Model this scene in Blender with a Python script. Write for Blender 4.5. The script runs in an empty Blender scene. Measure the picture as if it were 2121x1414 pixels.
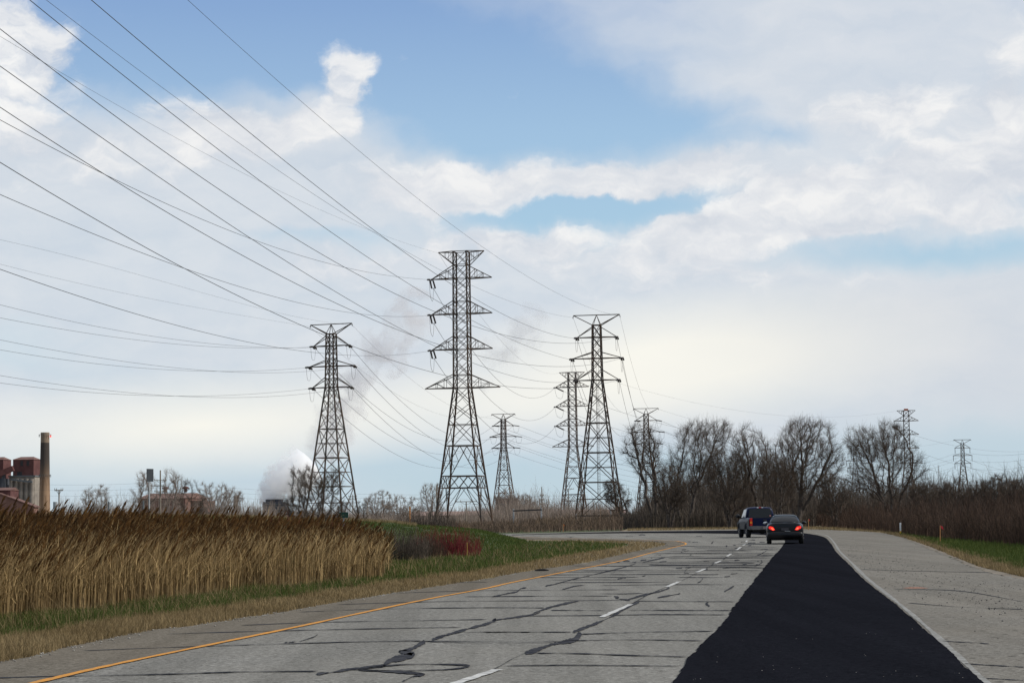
import bpy, math, random
import numpy as np
from mathutils import Vector, Matrix
from mathutils.geometry import tessellate_polygon

random.seed(7)
RNG = np.random.default_rng(11)
scene = bpy.context.scene
C = scene.collection
R_ = math.radians

# ------------------------------------------------------------------ camera
F, CX, CY, HCAM = 4400.0, 1060.5, 707.0, 1.38
PITCH = math.atan((1073.0 - CY) / F)
ROLL = R_(-0.7)
cam = bpy.data.cameras.new('camera')
cam.sensor_width = 36.0
cam.lens = F / 2121.0 * 36.0
cam.clip_start = 0.1
cam.clip_end = 20000
cam_o = bpy.data.objects.new('camera', cam)
CAMM = Matrix.Translation((0, 0, HCAM)) @ Matrix.Rotation(R_(90) + PITCH, 4, 'X') @ Matrix.Rotation(ROLL, 4, 'Z')
cam_o.matrix_world = CAMM
C.objects.link(cam_o)
scene.camera = cam_o
CAM3 = np.array(CAMM.to_3x3())


def ray(x, y):
    """direction of the line of sight that the photograph's pixel (x, y) had"""
    v = np.stack([(np.asarray(x, float) - CX) / F, -(np.asarray(y, float) - CY) / F,
                  -np.ones_like(np.asarray(x, float))], -1)
    return v @ CAM3.T


def gnd(x, y, z=0.0):
    d = ray(x, y)
    t = (z - HCAM) / np.minimum(d[..., 2], -1e-5)
    return np.stack([d[..., 0] * t, d[..., 1] * t, np.zeros_like(t) + z], -1)


def at(x, y, Z):
    d = ray(x, y)
    t = Z / d[..., 1]
    return np.stack([d[..., 0] * t, d[..., 1] * t, HCAM + d[..., 2] * t], -1)


def yh(x):
    return 1073.0 - (x - CX) * math.tan(-ROLL)


# ------------------------------------------------------------------ sky
SUN_AZ, SUN_EL = R_(97), R_(38)
world = bpy.data.worlds.new('World')
scene.world = world
world.use_nodes = True


class NT:
    """small helper to write node trees"""
    def __init__(s, tree):
        s.t = tree
        s.n = tree.nodes
        s.l = tree.links

    def node(s, typ, **kw):
        n = s.n.new(typ)
        for k, v in kw.items():
            setattr(n, k, v)
        return n

    def put(s, sock, v):
        if isinstance(v, bpy.types.NodeSocket):
            s.l.new(v, sock)
        else:
            sock.default_value = v

    def math(s, op, a, b=None, c=None, clamp=False):
        n = s.node('ShaderNodeMath', operation=op, use_clamp=clamp)
        s.put(n.inputs[0], a)
        if b is not None:
            s.put(n.inputs[1], b)
        if c is not None:
            s.put(n.inputs[2], c)
        return n.outputs[0]

    def vmath(s, op, a, b=None):
        n = s.node('ShaderNodeVectorMath', operation=op)
        s.put(n.inputs[0], a)
        if b is not None:
            s.put(n.inputs[1], b)
        return n

    def mix(s, f, a, b, blend='MIX'):
        n = s.node('ShaderNodeMix', data_type='RGBA', blend_type=blend)
        s.put(n.inputs[0], f)
        s.put(n.inputs[6], a if isinstance(a, bpy.types.NodeSocket) else (*a[:3], 1))
        s.put(n.inputs[7], b if isinstance(b, bpy.types.NodeSocket) else (*b[:3], 1))
        return n.outputs[2]

    def noise(s, vec, scale, detail=4, rough=0.5, lac=2.0):
        n = s.node('ShaderNodeTexNoise')
        if vec is not None:
            s.put(n.inputs['Vector'], vec)
        n.inputs['Scale'].default_value = scale
        n.inputs['Detail'].default_value = detail
        n.inputs['Roughness'].default_value = rough
        n.inputs['Lacunarity'].default_value = lac
        return n.outputs['Fac']

    def ramp(s, fac, stops, interp='LINEAR'):
        n = s.node('ShaderNodeValToRGB')
        n.color_ramp.interpolation = interp
        e = n.color_ramp.elements
        while len(e) < len(stops):
            e.new(0.5)
        for k, (p, c) in enumerate(stops):
            e[k].position = p
            e[k].color = (*c[:3], 1) if hasattr(c, '__len__') else (c, c, c, 1)
        s.put(n.inputs[0], fac)
        return n.outputs[0]

    def smooth(s, v, lo, hi, a=0.0, b=1.0):
        n = s.node('ShaderNodeMapRange', interpolation_type='SMOOTHSTEP')
        s.put(n.inputs[0], v)
        n.inputs[1].default_value = lo
        n.inputs[2].default_value = hi
        n.inputs[3].default_value = a
        n.inputs[4].default_value = b
        return n.outputs[0]


def azel(x, y):
    d = ray(x, y)
    d = d / np.linalg.norm(d)
    return math.atan2(d[0], d[1]), math.asin(d[2])


def build_world():
    w = NT(world.node_tree)
    w.n.clear()
    out = w.node('ShaderNodeOutputWorld')
    bg = w.node('ShaderNodeBackground')
    w.l.new(bg.outputs[0], out.inputs[0])
    sky = w.node('ShaderNodeTexSky', sky_type='NISHITA', sun_disc=False,
                 sun_elevation=SUN_EL, sun_rotation=SUN_AZ)
    sky.air_density = 1.2
    sky.dust_density = 1.5
    tc = w.node('ShaderNodeTexCoord')
    dirv = w.vmath('NORMALIZE', tc.outputs['Generated']).outputs[0]
    sep = w.node('ShaderNodeSeparateXYZ')
    w.l.new(dirv, sep.inputs[0])
    az = w.math('ARCTAN2', sep.outputs[0], sep.outputs[1])
    el = w.math('ARCSINE', sep.outputs[2])
    comb = w.node('ShaderNodeCombineXYZ')
    w.l.new(az, comb.inputs[0])
    w.l.new(el, comb.inputs[1])
    P = comb.outputs[0]
    # warp the cloud layout so that its outlines billow
    wn = w.node('ShaderNodeTexNoise')
    w.l.new(P, wn.inputs['Vector'])
    wn.inputs['Scale'].default_value = 38
    wn.inputs['Detail'].default_value = 5
    wn.inputs['Roughness'].default_value = 0.55
    off = w.vmath('SUBTRACT', wn.outputs['Color'], (0.5, 0.5, 0.5)).outputs[0]
    sc = w.vmath('MULTIPLY', off, (0.035, 0.022, 0)).outputs[0]
    PW = w.vmath('ADD', P, sc).outputs[0]

    def blob(x, y, rx, ry, rot=0, warp=True):
        a, e = azel(x, y)
        m = w.node('ShaderNodeMapping', vector_type='TEXTURE')
        w.l.new(PW if warp else P, m.inputs[0])
        m.inputs['Location'].default_value = (a, e, 0)
        m.inputs['Rotation'].default_value = (0, 0, R_(rot))
        m.inputs['Scale'].default_value = (rx / F, ry / F, 1)
        g = w.node('ShaderNodeTexGradient', gradient_type='SPHERICAL')
        w.l.new(m.outputs[0], g.inputs[0])
        return g.outputs['Fac']

    def total(start, blobs, warp=True):
        v = start
        for b in blobs:
            v = w.math('MULTIPLY_ADD', blob(*b[:5], warp=warp), b[5], v)
        return v

    # el of a picture row
    def E(y):
        return azel(CX, y)[1]
    emax = 1.6
    elc = w.math('DIVIDE', w.math('MAXIMUM', el, 0.0), emax)
    base = w.ramp(elc, [(0.0, .30), (E(1020) / emax, .30), (E(960) / emax, .38), (E(890) / emax, .80), (E(640) / emax, .95),
                        (E(560) / emax, .74), (E(440) / emax, .34), (E(300) / emax, .14), (E(0) / emax, .08), (.26, .3), (0.45, .95), (1.0, 1.0)])
    # thin veil: (x, y, rx, ry, rotation, amount)
    veil = total(base, [
        (1760, 110, 720, 330, -4, .95), (1950, 60, 600, 260, 0, .5), (1300, 60, 380, 160, 0, .16), (2050, 350, 600, 300, 0, .6),
        (220, 460, 900, 300, 0, .95), (60, 310, 380, 150, 0, .5), (560, 320, 480, 170, 4, .75), (1100, 640, 1300, 200, 0, .5),
        (1250, 380, 900, 120, 5, .55), (760, 270, 260, 150, 0, .35), (990, 255, 240, 40, 0, .22),
        (1190, 437, 420, 50, 4, -1.1), (420, 80, 460, 130, 0, -.5), (1010, 170, 420, 170, 0, -.45), (900, 215, 260, 150, 0, -.75), (1250, 240, 320, 110, 0, -.5), (1600, 285, 180, 40, 5, -.6), (1950, 525, 480, 70, 0, -1.0), (760, 500, 240, 40, 0, -.35), (1780, 330, 260, 50, -25, -.3),
        (1420, 262, 240, 70, 10, -.35), (1950, 165, 200, 50, -8, -.3),
        (60, 670, 760, 150, 0, -.55), (560, 490, 360, 45, -4, -.45), (960, 1000, 900, 70, 0, -.22), (2080, 950, 430, 150, 0, -.6)])
    mv = w.node('ShaderNodeMapping')
    w.l.new(PW, mv.inputs[0])
    mv.inputs['Scale'].default_value = (1, 2.6, 1)
    mv.inputs['Rotation'].default_value = (0, 0, R_(-8))
    nv = w.noise(mv.outputs[0], 9, 6, .5)
    veil = w.math('MULTIPLY_ADD', w.math('SUBTRACT', nv, .5), 1.0, veil)
    av = w.math('MULTIPLY', w.smooth(veil, -.05, 1.0), .90)
    # heaped clouds with crisp billowing outlines
    heap = total(0.0, [
        (0, 150, 190, 200, -25, 1.5), (50, 95, 100, 110, 0, .8),
        (712, 150, 72, 78, 0, 1.3), (722, 215, 62, 90, 0, 1.0), (640, 255, 130, 50, 12, .75),
        (430, 240, 180, 56, -6, 1.1), (560, 285, 260, 70, 6, .95), (260, 330, 420, 110, 0, .75),
        (860, 380, 220, 66, 0, 1.25), (1100, 385, 330, 66, 3, 1.25), (1330, 372, 220, 66, 4, 1.1), (980, 425, 420, 50, 5, .7),
        (1560, 420, 380, 80, 10, 1.05), (1830, 385, 480, 100, 8, 1.05), (2090, 350, 300, 120, 0, .95), (1500, 340, 230, 60, 12, .6),
        (1840, 232, 230, 78, 6, 1.35), (2090, 240, 120, 100, 0, 1.3), (2110, 100, 140, 120, 0, .7),
        (1030, 492, 130, 58, 0, 1.2), (895, 495, 70, 64, 0, .9), (1160, 492, 90, 40, 0, .95), (700, 545, 300, 60, 0, .7), (1400, 500, 420, 55, 6, .8),
        (1700, 478, 420, 45, 8, .8), (2060, 455, 120, 50, 0, .7), (1500, 560, 900, 70, 0, .6), (1230, 436, 430, 40, 5, -1.0), (1960, 522, 460, 58, 0, -1.0), (700, 500, 260, 36, 0, -.5)])
    mh = w.node('ShaderNodeMapping')
    w.l.new(PW, mh.inputs[0])
    mh.inputs['Scale'].default_value = (1, 1.9, 1)
    mh.inputs['Rotation'].default_value = (0, 0, R_(-9))
    n1 = w.noise(mh.outputs[0], 38, 9, .60)
    heap2 = w.math('MULTIPLY_ADD', w.math('SUBTRACT', n1, .5), 1.5, heap)
    ah = w.math('MULTIPLY', w.smooth(heap2, .20, .95), w.smooth(n1, .15, .6, .72, .97))
    # clear air colours by height
    blue = w.ramp(elc, [(0.0, (.60, .73, .80)), (E(960) / emax, (.52, .69, .80)), (E(700) / emax, (.50, .69, .82)),
                        (E(500) / emax, (.42, .635, .81)), (E(280) / emax, (.37, .565, .79)), (E(0) / emax, (.25, .405, .69)),
                        (.35, (.20, .31, .52)), (1.0, (.20, .29, .45))])
    skyc = w.vmath('MULTIPLY', sky.outputs[0], (.085, .085, .085)).outputs[0]
    blue = w.mix(0.12, blue, skyc)
    # cloud tone: thin veil grey-lilac, heaps whiter with soft grey undersides
    m2 = w.node('ShaderNodeMapping')
    w.l.new(PW, m2.inputs[0])
    m2.inputs['Scale'].default_value = (1, 2.4, 1)
    tone = w.noise(m2.outputs[0], 18, 7, .58)
    veilc = w.ramp(tone, [(.3, (.62, .68, .755)), (.7, (.75, .775, .81))])
    heapc = w.ramp(w.math('MULTIPLY_ADD', w.math('SUBTRACT', n1, .5), .9, tone), [(.3, (.66, .695, .755)), (.52, (.765, .785, .82)), (.72, (.89, .89, .89))])
    bright = total(0.0, [(10, 130, 150, 190, -20, .8), (712, 150, 80, 90, 0, .5), (1490, 405, 110, 45, 5, .95),
                         (1030, 480, 130, 40, 0, .5), (860, 345, 200, 35, 0, .4), (1860, 215, 170, 50, 5, .4),
                         (430, 215, 170, 50, -8, .4), (1155, 485, 60, 30, 0, .5)])
    heapc = w.mix(w.math('MULTIPLY', w.math('MINIMUM', bright, 1.0), w.smooth(n1, .35, .6)), heapc, (1.0, .99, .965))
    col = w.mix(av, blue, veilc)
    col = w.mix(ah, col, heapc)
    # broad cream glow low in the sky
    glow = total(0.0, [(1440, 745, 640, 150, 4, 1.15), (420, 880, 760, 120, 3, .85), (1100, 850, 600, 90, 0, .25)], warp=False)
    col = w.mix(w.math('MINIMUM', glow, .85), col, (.99, .965, .87))
    dull = total(0.0, [(2100, 800, 800, 260, 0, .45), (1900, 640, 600, 160, 0, .3)], warp=False)
    col = w.mix(w.math('MINIMUM', dull, .5), col, (.66, .68, .72))
    fin = w.vmath('MULTIPLY', col, (10, 10, 10)).outputs[0]
    w.l.new(fin, bg.inputs[0])
    bg.inputs[1].default_value = 0.1


build_world()
scene.world.cycles.sampling_method = 'MANUAL'
scene.world.cycles.sample_map_resolution = 512

sun = bpy.data.lights.new('sun', 'SUN')
sun.energy = 3.6
sun.angle = R_(0.5)
sun.color = (1.0, .95, .87)
sun_o = bpy.data.objects.new('sun', sun)
S = Vector((math.sin(SUN_AZ) * math.cos(SUN_EL), math.cos(SUN_AZ) * math.cos(SUN_EL), math.sin(SUN_EL)))
sun_o.rotation_euler = S.to_track_quat('Z', 'Y').to_euler()
C.objects.link(sun_o)

scene.view_settings.view_transform = 'Standard'
scene.view_settings.look = 'None'
scene.view_settings.exposure = 0
scene.view_settings.gamma = 1
scene.render.engine = 'CYCLES'
scene.cycles.max_bounces = 32
scene.cycles.glossy_bounces = 3
scene.cycles.diffuse_bounces = 2
scene.cycles.volume_bounces = 32
scene.cycles.use_denoising = True
scene.cycles.filter_width = 1.5 if hasattr(scene.cycles, 'filter_width') else 1.5


# ------------------------------------------------------------------ materials
MATS = {}


def mat(name, c1, c2=None, rough=.9, metal=0.0, kind='noise', scale=1.0, detail=4, bump=0.0, bscale=None, spec=.3, trans=0.0,
        lo=.35, hi=.65, coat=0.0):
    """procedural material: two tones mixed by noise (kind='noise') or by the per-blade attribute (kind='rnd')"""
    if name in MATS:
        return MATS[name]
    m = bpy.data.materials.new(name)
    m.use_nodes = True
    w = NT(m.node_tree)
    p = w.n['Principled BSDF']
    p.inputs['Roughness'].default_value = rough
    p.inputs['Metallic'].default_value = metal
    p.inputs['Specular IOR Level'].default_value = spec
    if coat:
        p.inputs['Coat Weight'].default_value = coat
        p.inputs['Coat Roughness'].default_value = .06
    c2 = c2 or c1
    tc = w.node('ShaderNodeTexCoord')
    if kind == 'noise':
        n = w.noise(tc.outputs['Object'], scale, detail, .6)
        f = w.smooth(n, lo, hi)
    else:
        a = w.node('ShaderNodeAttribute', attribute_name='rnd')
        f = a.outputs['Fac']
    col = w.mix(f, c1, c2)
    w.l.new(col, p.inputs['Base Color'])
    if bump:
        b = w.node('ShaderNodeBump')
        b.inputs['Strength'].default_value = bump
        b.inputs['Distance'].default_value = .02
        w.l.new(w.noise(tc.outputs['Object'], bscale or scale * 6, 3, .6), b.inputs['Height'])
        w.l.new(b.outputs[0], p.inputs['Normal'])
    if trans:
        tr = w.node('ShaderNodeBsdfTranslucent')
        w.l.new(col, tr.inputs[0])
        mx = w.node('ShaderNodeMixShader')
        mx.inputs[0].default_value = trans
        w.l.new(p.outputs[0], mx.inputs[1])
        w.l.new(tr.outputs[0], mx.inputs[2])
        w.l.new(mx.outputs[0], w.n['Material Output'].inputs[0])
    MATS[name] = m
    return m


def asphalt_mat(name, dark, light, warm, fine=60, stain=.35, spots=None):
    m = bpy.data.materials.new(name)
    m.use_nodes = True
    w = NT(m.node_tree)
    p = w.n['Principled BSDF']
    p.inputs['Roughness'].default_value = .92
    p.inputs['Specular IOR Level'].default_value = 0.0
    tc = w.node('ShaderNodeTexCoord').outputs['Object']
    f = w.smooth(w.noise(tc, fine, 3, .75), .36, .64)
    f2 = w.smooth(w.noise(tc, fine * .3, 4, .8), .38, .62)
    agg = w.smooth(w.noise(tc, fine * 1.9, 2, .9), .55, .72)
    big = w.smooth(w.noise(tc, .35, 5, .6), .3, .7)
    mp = w.node('ShaderNodeMapping')
    w.l.new(tc, mp.inputs[0])
    mp.inputs['Scale'].default_value = (1.6, .05, 1)
    mp.inputs['Rotation'].default_value = (0, 0, R_(-8))
    streak = w.smooth(w.noise(mp.outputs[0], 1.0, 4, .6), .3, .7)
    c = w.mix(f, dark, light)
    c = w.mix(w.math('MULTIPLY', f2, .45), c, w.mix(f, light, dark))
    c = w.mix(w.math('MULTIPLY', big, stain), c, warm)
    c = w.mix(w.math('MULTIPLY', agg, .55), c, [v * 1.45 for v in light])
    c = w.mix(w.math('MULTIPLY', streak, .28), c, [v * .66 for v in dark])
    if spots:
        v = w.node('ShaderNodeTexVoronoi')
        w.l.new(tc, v.inputs['Vector'])
        v.inputs['Scale'].default_value = spots[0]
        msk = w.math('MULTIPLY', w.smooth(v.outputs['Distance'], .10, .16, 1, 0), w.smooth(w.noise(tc, .5, 3), .42, .6))
        c = w.mix(w.math('MULTIPLY', msk, .9), c, spots[1])
    w.l.new(c, p.inputs['Base Color'])
    b = w.node('ShaderNodeBump')
    b.inputs['Strength'].default_value = .35
    b.inputs['Distance'].default_value = .008
    w.l.new(f, b.inputs['Height'])
    w.l.new(b.outputs[0], p.inputs['Normal'])
    return m


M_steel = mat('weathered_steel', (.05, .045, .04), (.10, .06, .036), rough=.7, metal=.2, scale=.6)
M_steel_far = mat('weathered_steel_far', (.10, .09, .085), (.14, .10, .075), rough=.8, metal=.1, scale=.3)  # lighter copy for distant steel, haze put into the colour
M_ins = mat('insulator_glaze', (.035, .03, .03), (.05, .04, .035), rough=.4)
M_wire = mat('cable_aluminium', (.07, .07, .075), (.1, .1, .1), rough=.6, metal=.3)
M_bark = mat('bark', (.05, .041, .035), (.10, .08, .066), scale=3)
M_twig = mat('twig', (.045, .034, .026), (.10, .072, .052), kind='rnd')
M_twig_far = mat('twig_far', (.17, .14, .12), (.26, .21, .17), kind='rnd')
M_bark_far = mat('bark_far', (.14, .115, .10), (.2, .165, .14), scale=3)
M_wood = mat('pole_wood', (.16, .13, .10), (.24, .2, .16), scale=2)
M_rubber = mat('tyre_rubber', (.015, .015, .015), (.022, .022, .022), rough=.85, scale=8)
M_dark = mat('dark_plastic', (.012, .012, .013), (.018, .018, .02), rough=.6, scale=9)


# ------------------------------------------------------------------ mesh helpers
def link(o, parent=None):
    C.objects.link(o)
    if parent is not None:
        o.parent = parent
    return o


def tag(o, label=None, cat=None, group=None, kind=None):
    if label:
        o['label'] = label
    if cat:
        o['category'] = cat
    if group:
        o['group'] = group
    if kind:
        o['kind'] = kind
    return o


def thing(name, label, cat, loc=(0, 0, 0), rz=0.0, group=None):
    o = bpy.data.objects.new(name, None)
    o.empty_display_size = .3
    o.location = loc
    o.rotation_euler = (0, 0, rz)
    link(o)
    return tag(o, label, cat, group)


def np_mesh(name, V, Fc, m, parent=None, rnd=None, smooth=False):
    """V (n,3), Fc (k,3|4): one mesh object, quickly"""
    V = np.asarray(V, np.float32)
    Fc = np.asarray(Fc, np.int32)
    me = bpy.data.meshes.new(name)
    me.vertices.add(len(V))
    me.vertices.foreach_set('co', V.ravel())
    k, n = Fc.shape
    me.loops.add(k * n)
    me.loops.foreach_set('vertex_index', Fc.ravel())
    me.polygons.add(k)
    me.polygons.foreach_set('loop_start', np.arange(0, k * n, n, dtype=np.int32))
    me.polygons.foreach_set('loop_total', np.full(k, n, np.int32))
    if smooth:
        me.polygons.foreach_set('use_smooth', np.ones(k, bool))
    me.update(calc_edges=True)
    if rnd is not None:
        a = me.attributes.new('rnd', 'FLOAT', 'POINT')
        a.data.foreach_set('value', np.asarray(rnd, np.float32))
    me.materials.append(m)
    return link(bpy.data.objects.new(name, me), parent)


def py_mesh(name, V, Fc, m, parent=None, smooth=False):
    me = bpy.data.meshes.new(name)
    me.from_pydata([tuple(map(float, v)) for v in V], [], Fc)
    me.update()
    if smooth:
        for p in me.polygons:
            p.use_smooth = True
    me.materials.append(m)
    return link(bpy.data.objects.new(name, me), parent)


class MB:
    """collects boxes, bars, tubes and lathes; build() links them as ONE mesh"""
    def __init__(s):
        s.V = []
        s.F = []

    def add(s, V, Fc):
        b = len(s.V)
        s.V += [tuple(map(float, v)) for v in V]
        s.F += [tuple(i + b for i in f) for f in Fc]

    def box(s, c, d, rz=0.0):
        x, y, z = (q / 2 for q in d)
        cs, sn = math.cos(rz), math.sin(rz)
        V = []
        for sx, sy, sz in ((-1, -1, -1), (1, -1, -1), (1, 1, -1), (-1, 1, -1), (-1, -1, 1), (1, -1, 1), (1, 1, 1), (-1, 1, 1)):
            px, py = sx * x, sy * y
            V.append((c[0] + px * cs - py * sn, c[1] + px * sn + py * cs, c[2] + sz * z))
        s.add(V, [(0, 3, 2, 1), (4, 5, 6, 7), (0, 1, 5, 4), (1, 2, 6, 5), (2, 3, 7, 6), (3, 0, 4, 7)])

    def tube(s, pts, rad, n=6, cap=True):
        pts = [Vector(p) for p in pts]
        rs = rad if hasattr(rad, '__len__') else [rad] * len(pts)
        V = []
        up = None
        for i, p in enumerate(pts):
            d = (pts[min(i + 1, len(pts) - 1)] - pts[max(i - 1, 0)]).normalized()
            if up is None:
                up = d.orthogonal().normalized()
            up = (up - d * up.dot(d)).normalized()
            sd = d.cross(up)
            for k in range(n):
                a = 2 * math.pi * k / n
                V.append(p + (up * math.cos(a) + sd * math.sin(a)) * rs[i])
        Fc = []
        for i in range(len(pts) - 1):
            for k in range(n):
                a, b = i * n + k, i * n + (k + 1) % n
                Fc.append((a, b, b + n, a + n))
        if cap:
            Fc.append(tuple(range(n))[::-1])
            Fc.append(tuple(range((len(pts) - 1) * n, len(pts) * n)))
        s.add(V, Fc)

    def bar(s, p, q, w):
        s.tube([p, q], w * .7071, n=4)

    def build(s, name, m, parent=None, smooth=False):
        return py_mesh(name, s.V, s.F, m, parent, smooth)


def dup(o, parent=None):
    c = o.copy()
    C.objects.link(c)
    if parent is not None:
        c.parent = parent
    for ch in list(o.children):
        dup(ch, c)
    return c


# ------------------------------------------------------------------ lines on the ground
def spline(P, n=8):
    """Catmull-Rom through picture points"""
    P = np.asarray(P, float)
    Q = np.vstack([2 * P[0] - P[1], P, 2 * P[-1] - P[-2]])
    out = []
    for i in range(1, len(Q) - 2):
        for t in np.linspace(0, 1, n, endpoint=False):
            a, b, c, d = Q[i - 1], Q[i], Q[i + 1], Q[i + 2]
            out.append(.5 * ((2 * b) + (-a + c) * t + (2 * a - 5 * b + 4 * c - d) * t * t + (-a + 3 * b - 3 * c + d) * t ** 3))
    out.append(Q[-2])
    return np.array(out)


def sheet(name, pts3, m, z):
    P = [Vector((p[0], p[1], z)) for p in pts3]
    tris = tessellate_polygon([P])
    o = py_mesh(name, P, [tuple(t) for t in tris], m)
    for p in o.data.polygons:
        if p.normal.z < 0:
            p.flip()
    return o


def rough_edge(px, n=10, amp=0.03, seed=0):
    """picture polyline -> ground polyline with an uneven edge of about amp metres"""
    r = np.random.default_rng(seed)
    q = gnd(*spline(px, n).T)
    # resample finely
    d = np.r_[0, np.cumsum(np.linalg.norm(np.diff(q, axis=0), axis=1))]
    L = d[-1]
    N = int(min(900, max(20, L / .25)))
    u = np.linspace(0, L, N)
    q = np.stack([np.interp(u, d, q[:, k]) for k in range(3)], -1)
    j = r.normal(0, 1, (N, 2)) * amp
    j2 = np.stack([np.convolve(r.normal(0, 1, N + 8), np.ones(9) / 9, 'valid') for _ in range(2)], -1) * amp * 2.5
    q[:, :2] += j + j2
    return q


def pline(px):
    return gnd(*np.asarray(px, float).T)


LEFT_EDGE = [(-700, 1640), (-250, 1450), (0, 1375), (57, 1365), (133, 1345), (184, 1334), (255, 1320), (325, 1306), (396, 1299), (481, 1284.5),
             (600, 1267), (698, 1249), (783, 1235), (868, 1221), (981, 1204), (1100, 1182.7), (1198, 1169), (1283, 1150.5),
             (1325, 1140.6), (1368, 1132), (1380, 1127.5), (1370, 1123.6), (1311, 1120.8), (1198, 1118), (1085, 1116.5), (1042, 1113.5),
             (1000, 1110), (900, 1106), (700, 1103)]
OUT_EDGE = [(700, 1100), (900, 1101.5), (1017, 1105.2), (1136, 1103.2), (1283, 1099.6), (1420, 1097.8), (1537, 1096.2), (1664, 1096), (1760, 1098.5), (1822, 1103.4), (1863, 1111),
            (1910, 1131), (1968, 1154.7), (2027, 1179.6), (2121, 1203), (2400, 1262), (3300, 1480)]

M_ground = mat('field_soil', (.13, .10, .06), (.2, .155, .09), scale=.08, detail=6)
M_road = asphalt_mat('old_concrete_road', (.07, .068, .062), (.29, .282, .262), (.21, .20, .178), fine=19, stain=.4)
M_shoulder = asphalt_mat('shoulder_asphalt', (.075, .066, .053), (.20, .18, .152), (.15, .13, .105), fine=19)
M_gore = asphalt_mat('gravelly_pavement', (.085, .079, .069), (.25, .237, .213), (.2, .178, .148), fine=18, spots=(3.2, (.02, .02, .02)))
M_patch = asphalt_mat('fresh_asphalt', (.0045, .005, .007), (.0165, .0175, .0225), (.0115, .012, .016), fine=20, stain=.6)
M_tar = mat('tar_sealant', (.018, .019, .024), (.05, .05, .054), rough=.9, scale=5, spec=.05)
M_yellow = mat('yellow_paint', (.50, .215, .026), (.25, .16, .08), scale=13, lo=.5, hi=.68, detail=6)
M_white = mat('white_paint', (.46, .455, .435), (.25, .245, .235), scale=11, lo=.42, hi=.66)
M_fringe = mat('worn_line_paint', (.25, .245, .23), (.17, .165, .15), scale=6, lo=.38, hi=.55, detail=7)
M_greenground = mat('green_turf', (.022, .042, .006), (.06, .065, .016), scale=.7, detail=6)
M_dryground = mat('dry_turf', (.12, .09, .048), (.19, .15, .085), scale=2.2, detail=6)
M_dirt = mat('bare_dirt', (.12, .10, .075), (.2, .165, .125), scale=3)

# the ground: one sheet to the horizon
gv, gf = [], []
gx = [-9000, -3000, -900, -200, 0, 200, 900, 3000, 9000]
gy = [-300, 0, 100, 300, 1000, 3000, 9000]
for yy in gy:
    for xx in gx:
        gv.append((xx, yy, 0))
for j in range(len(gy) - 1):
    for i in range(len(gx) - 1):
        a = j * len(gx) + i
        gf.append((a, a + 1, a + 1 + len(gx), a + len(gx)))
tag(py_mesh('ground', gv, gf, M_ground), kind='structure')

le = rough_edge(LEFT_EDGE, amp=.05, seed=1)
oe = rough_edge(OUT_EDGE, amp=.05, seed=2)
# median grass and right verge lie under the road's edges
tag(sheet('grass_median', np.vstack([le[:int(len(le) * 1)][:, :], pline([(700, 1098), (300, 1096), (-500, 1100), (-1500, 1160), (-2500, 1500)])]), M_greenground, .004), kind='structure')
tag(sheet('grass_verge', np.vstack([oe[int(len(oe) * .1):], pline([(3600, 1400), (3000, 1180), (2300, 1120), (2121, 1112), (1866, 1098), (1750, 1091), (1300, 1091), (1000, 1094)])]), M_greenground, .004), kind='structure')
dry_in = [(-700, 1560), (-250, 1395), (0, 1328), (90, 1312), (170, 1297), (340, 1274), (480, 1256), (600, 1239), (783, 1209), (868, 1197), (981, 1184), (1100, 1163), (1200, 1146), (1283, 1133), (1310, 1128.5), (1290, 1125.5), (1200, 1122), (1085, 1119), (1050, 1117)]
din = rough_edge(dry_in, amp=.12, seed=3)
le_cut = rough_edge(LEFT_EDGE[:25], amp=.04, seed=1)
tag(sheet('dry_grass_strip', np.vstack([le_cut, din[::-1]]), M_dryground, .008), kind='structure')
# right hand dry fringe
rf_in = [(1300, 1094.2), (1537, 1091), (1664, 1090.5), (1822, 1096), (1866, 1105), (1930, 1126), (1998, 1151), (2121, 1184), (2500, 1262)]
tag(sheet('dry_grass_fringe', np.vstack([rough_edge(OUT_EDGE[4:-1], amp=.05, seed=5), rough_edge(rf_in, amp=.2, seed=6)[::-1]]), M_dryground, .008), kind='structure')
tag(sheet('dirt_edge', np.vstack([rough_edge([(1890, 1122), (1968, 1154.7), (2027, 1179.6), (2121, 1203), (2400, 1262)], amp=.05, seed=7),
                                  rough_edge([(1905, 1116), (1975, 1143), (2040, 1166), (2121, 1188), (2420, 1250)], amp=.2, seed=8)[::-1]]), M_dirt, .012), kind='structure')

tag(sheet('road', np.vstack([le, oe]), M_road, .016), kind='structure')

YELLOW = [(-300, 1508), (95, 1413), (230, 1381.5), (430, 1339.5), (620, 1300), (780, 1265), (900, 1240), (1000, 1221.5), (1056.6, 1208.5), (1127, 1194.4), (1198, 1180), (1240, 1172),
          (1283, 1163), (1311, 1156), (1339.5, 1148), (1368, 1140.6), (1396, 1134), (1413, 1130), (1420.6, 1127.3), (1418.7, 1124.5), (1407, 1122), (1390, 1120.2), (1300, 1117.2), (1200, 1115), (1100, 1112.6), (1017, 1108.9)]
tag(sheet('road_shoulder', np.vstack([rough_edge(LEFT_EDGE[:-3], amp=.05, seed=1), pline(spline(YELLOW, 6))[::-1]]), M_shoulder, .020), kind='structure')

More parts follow.
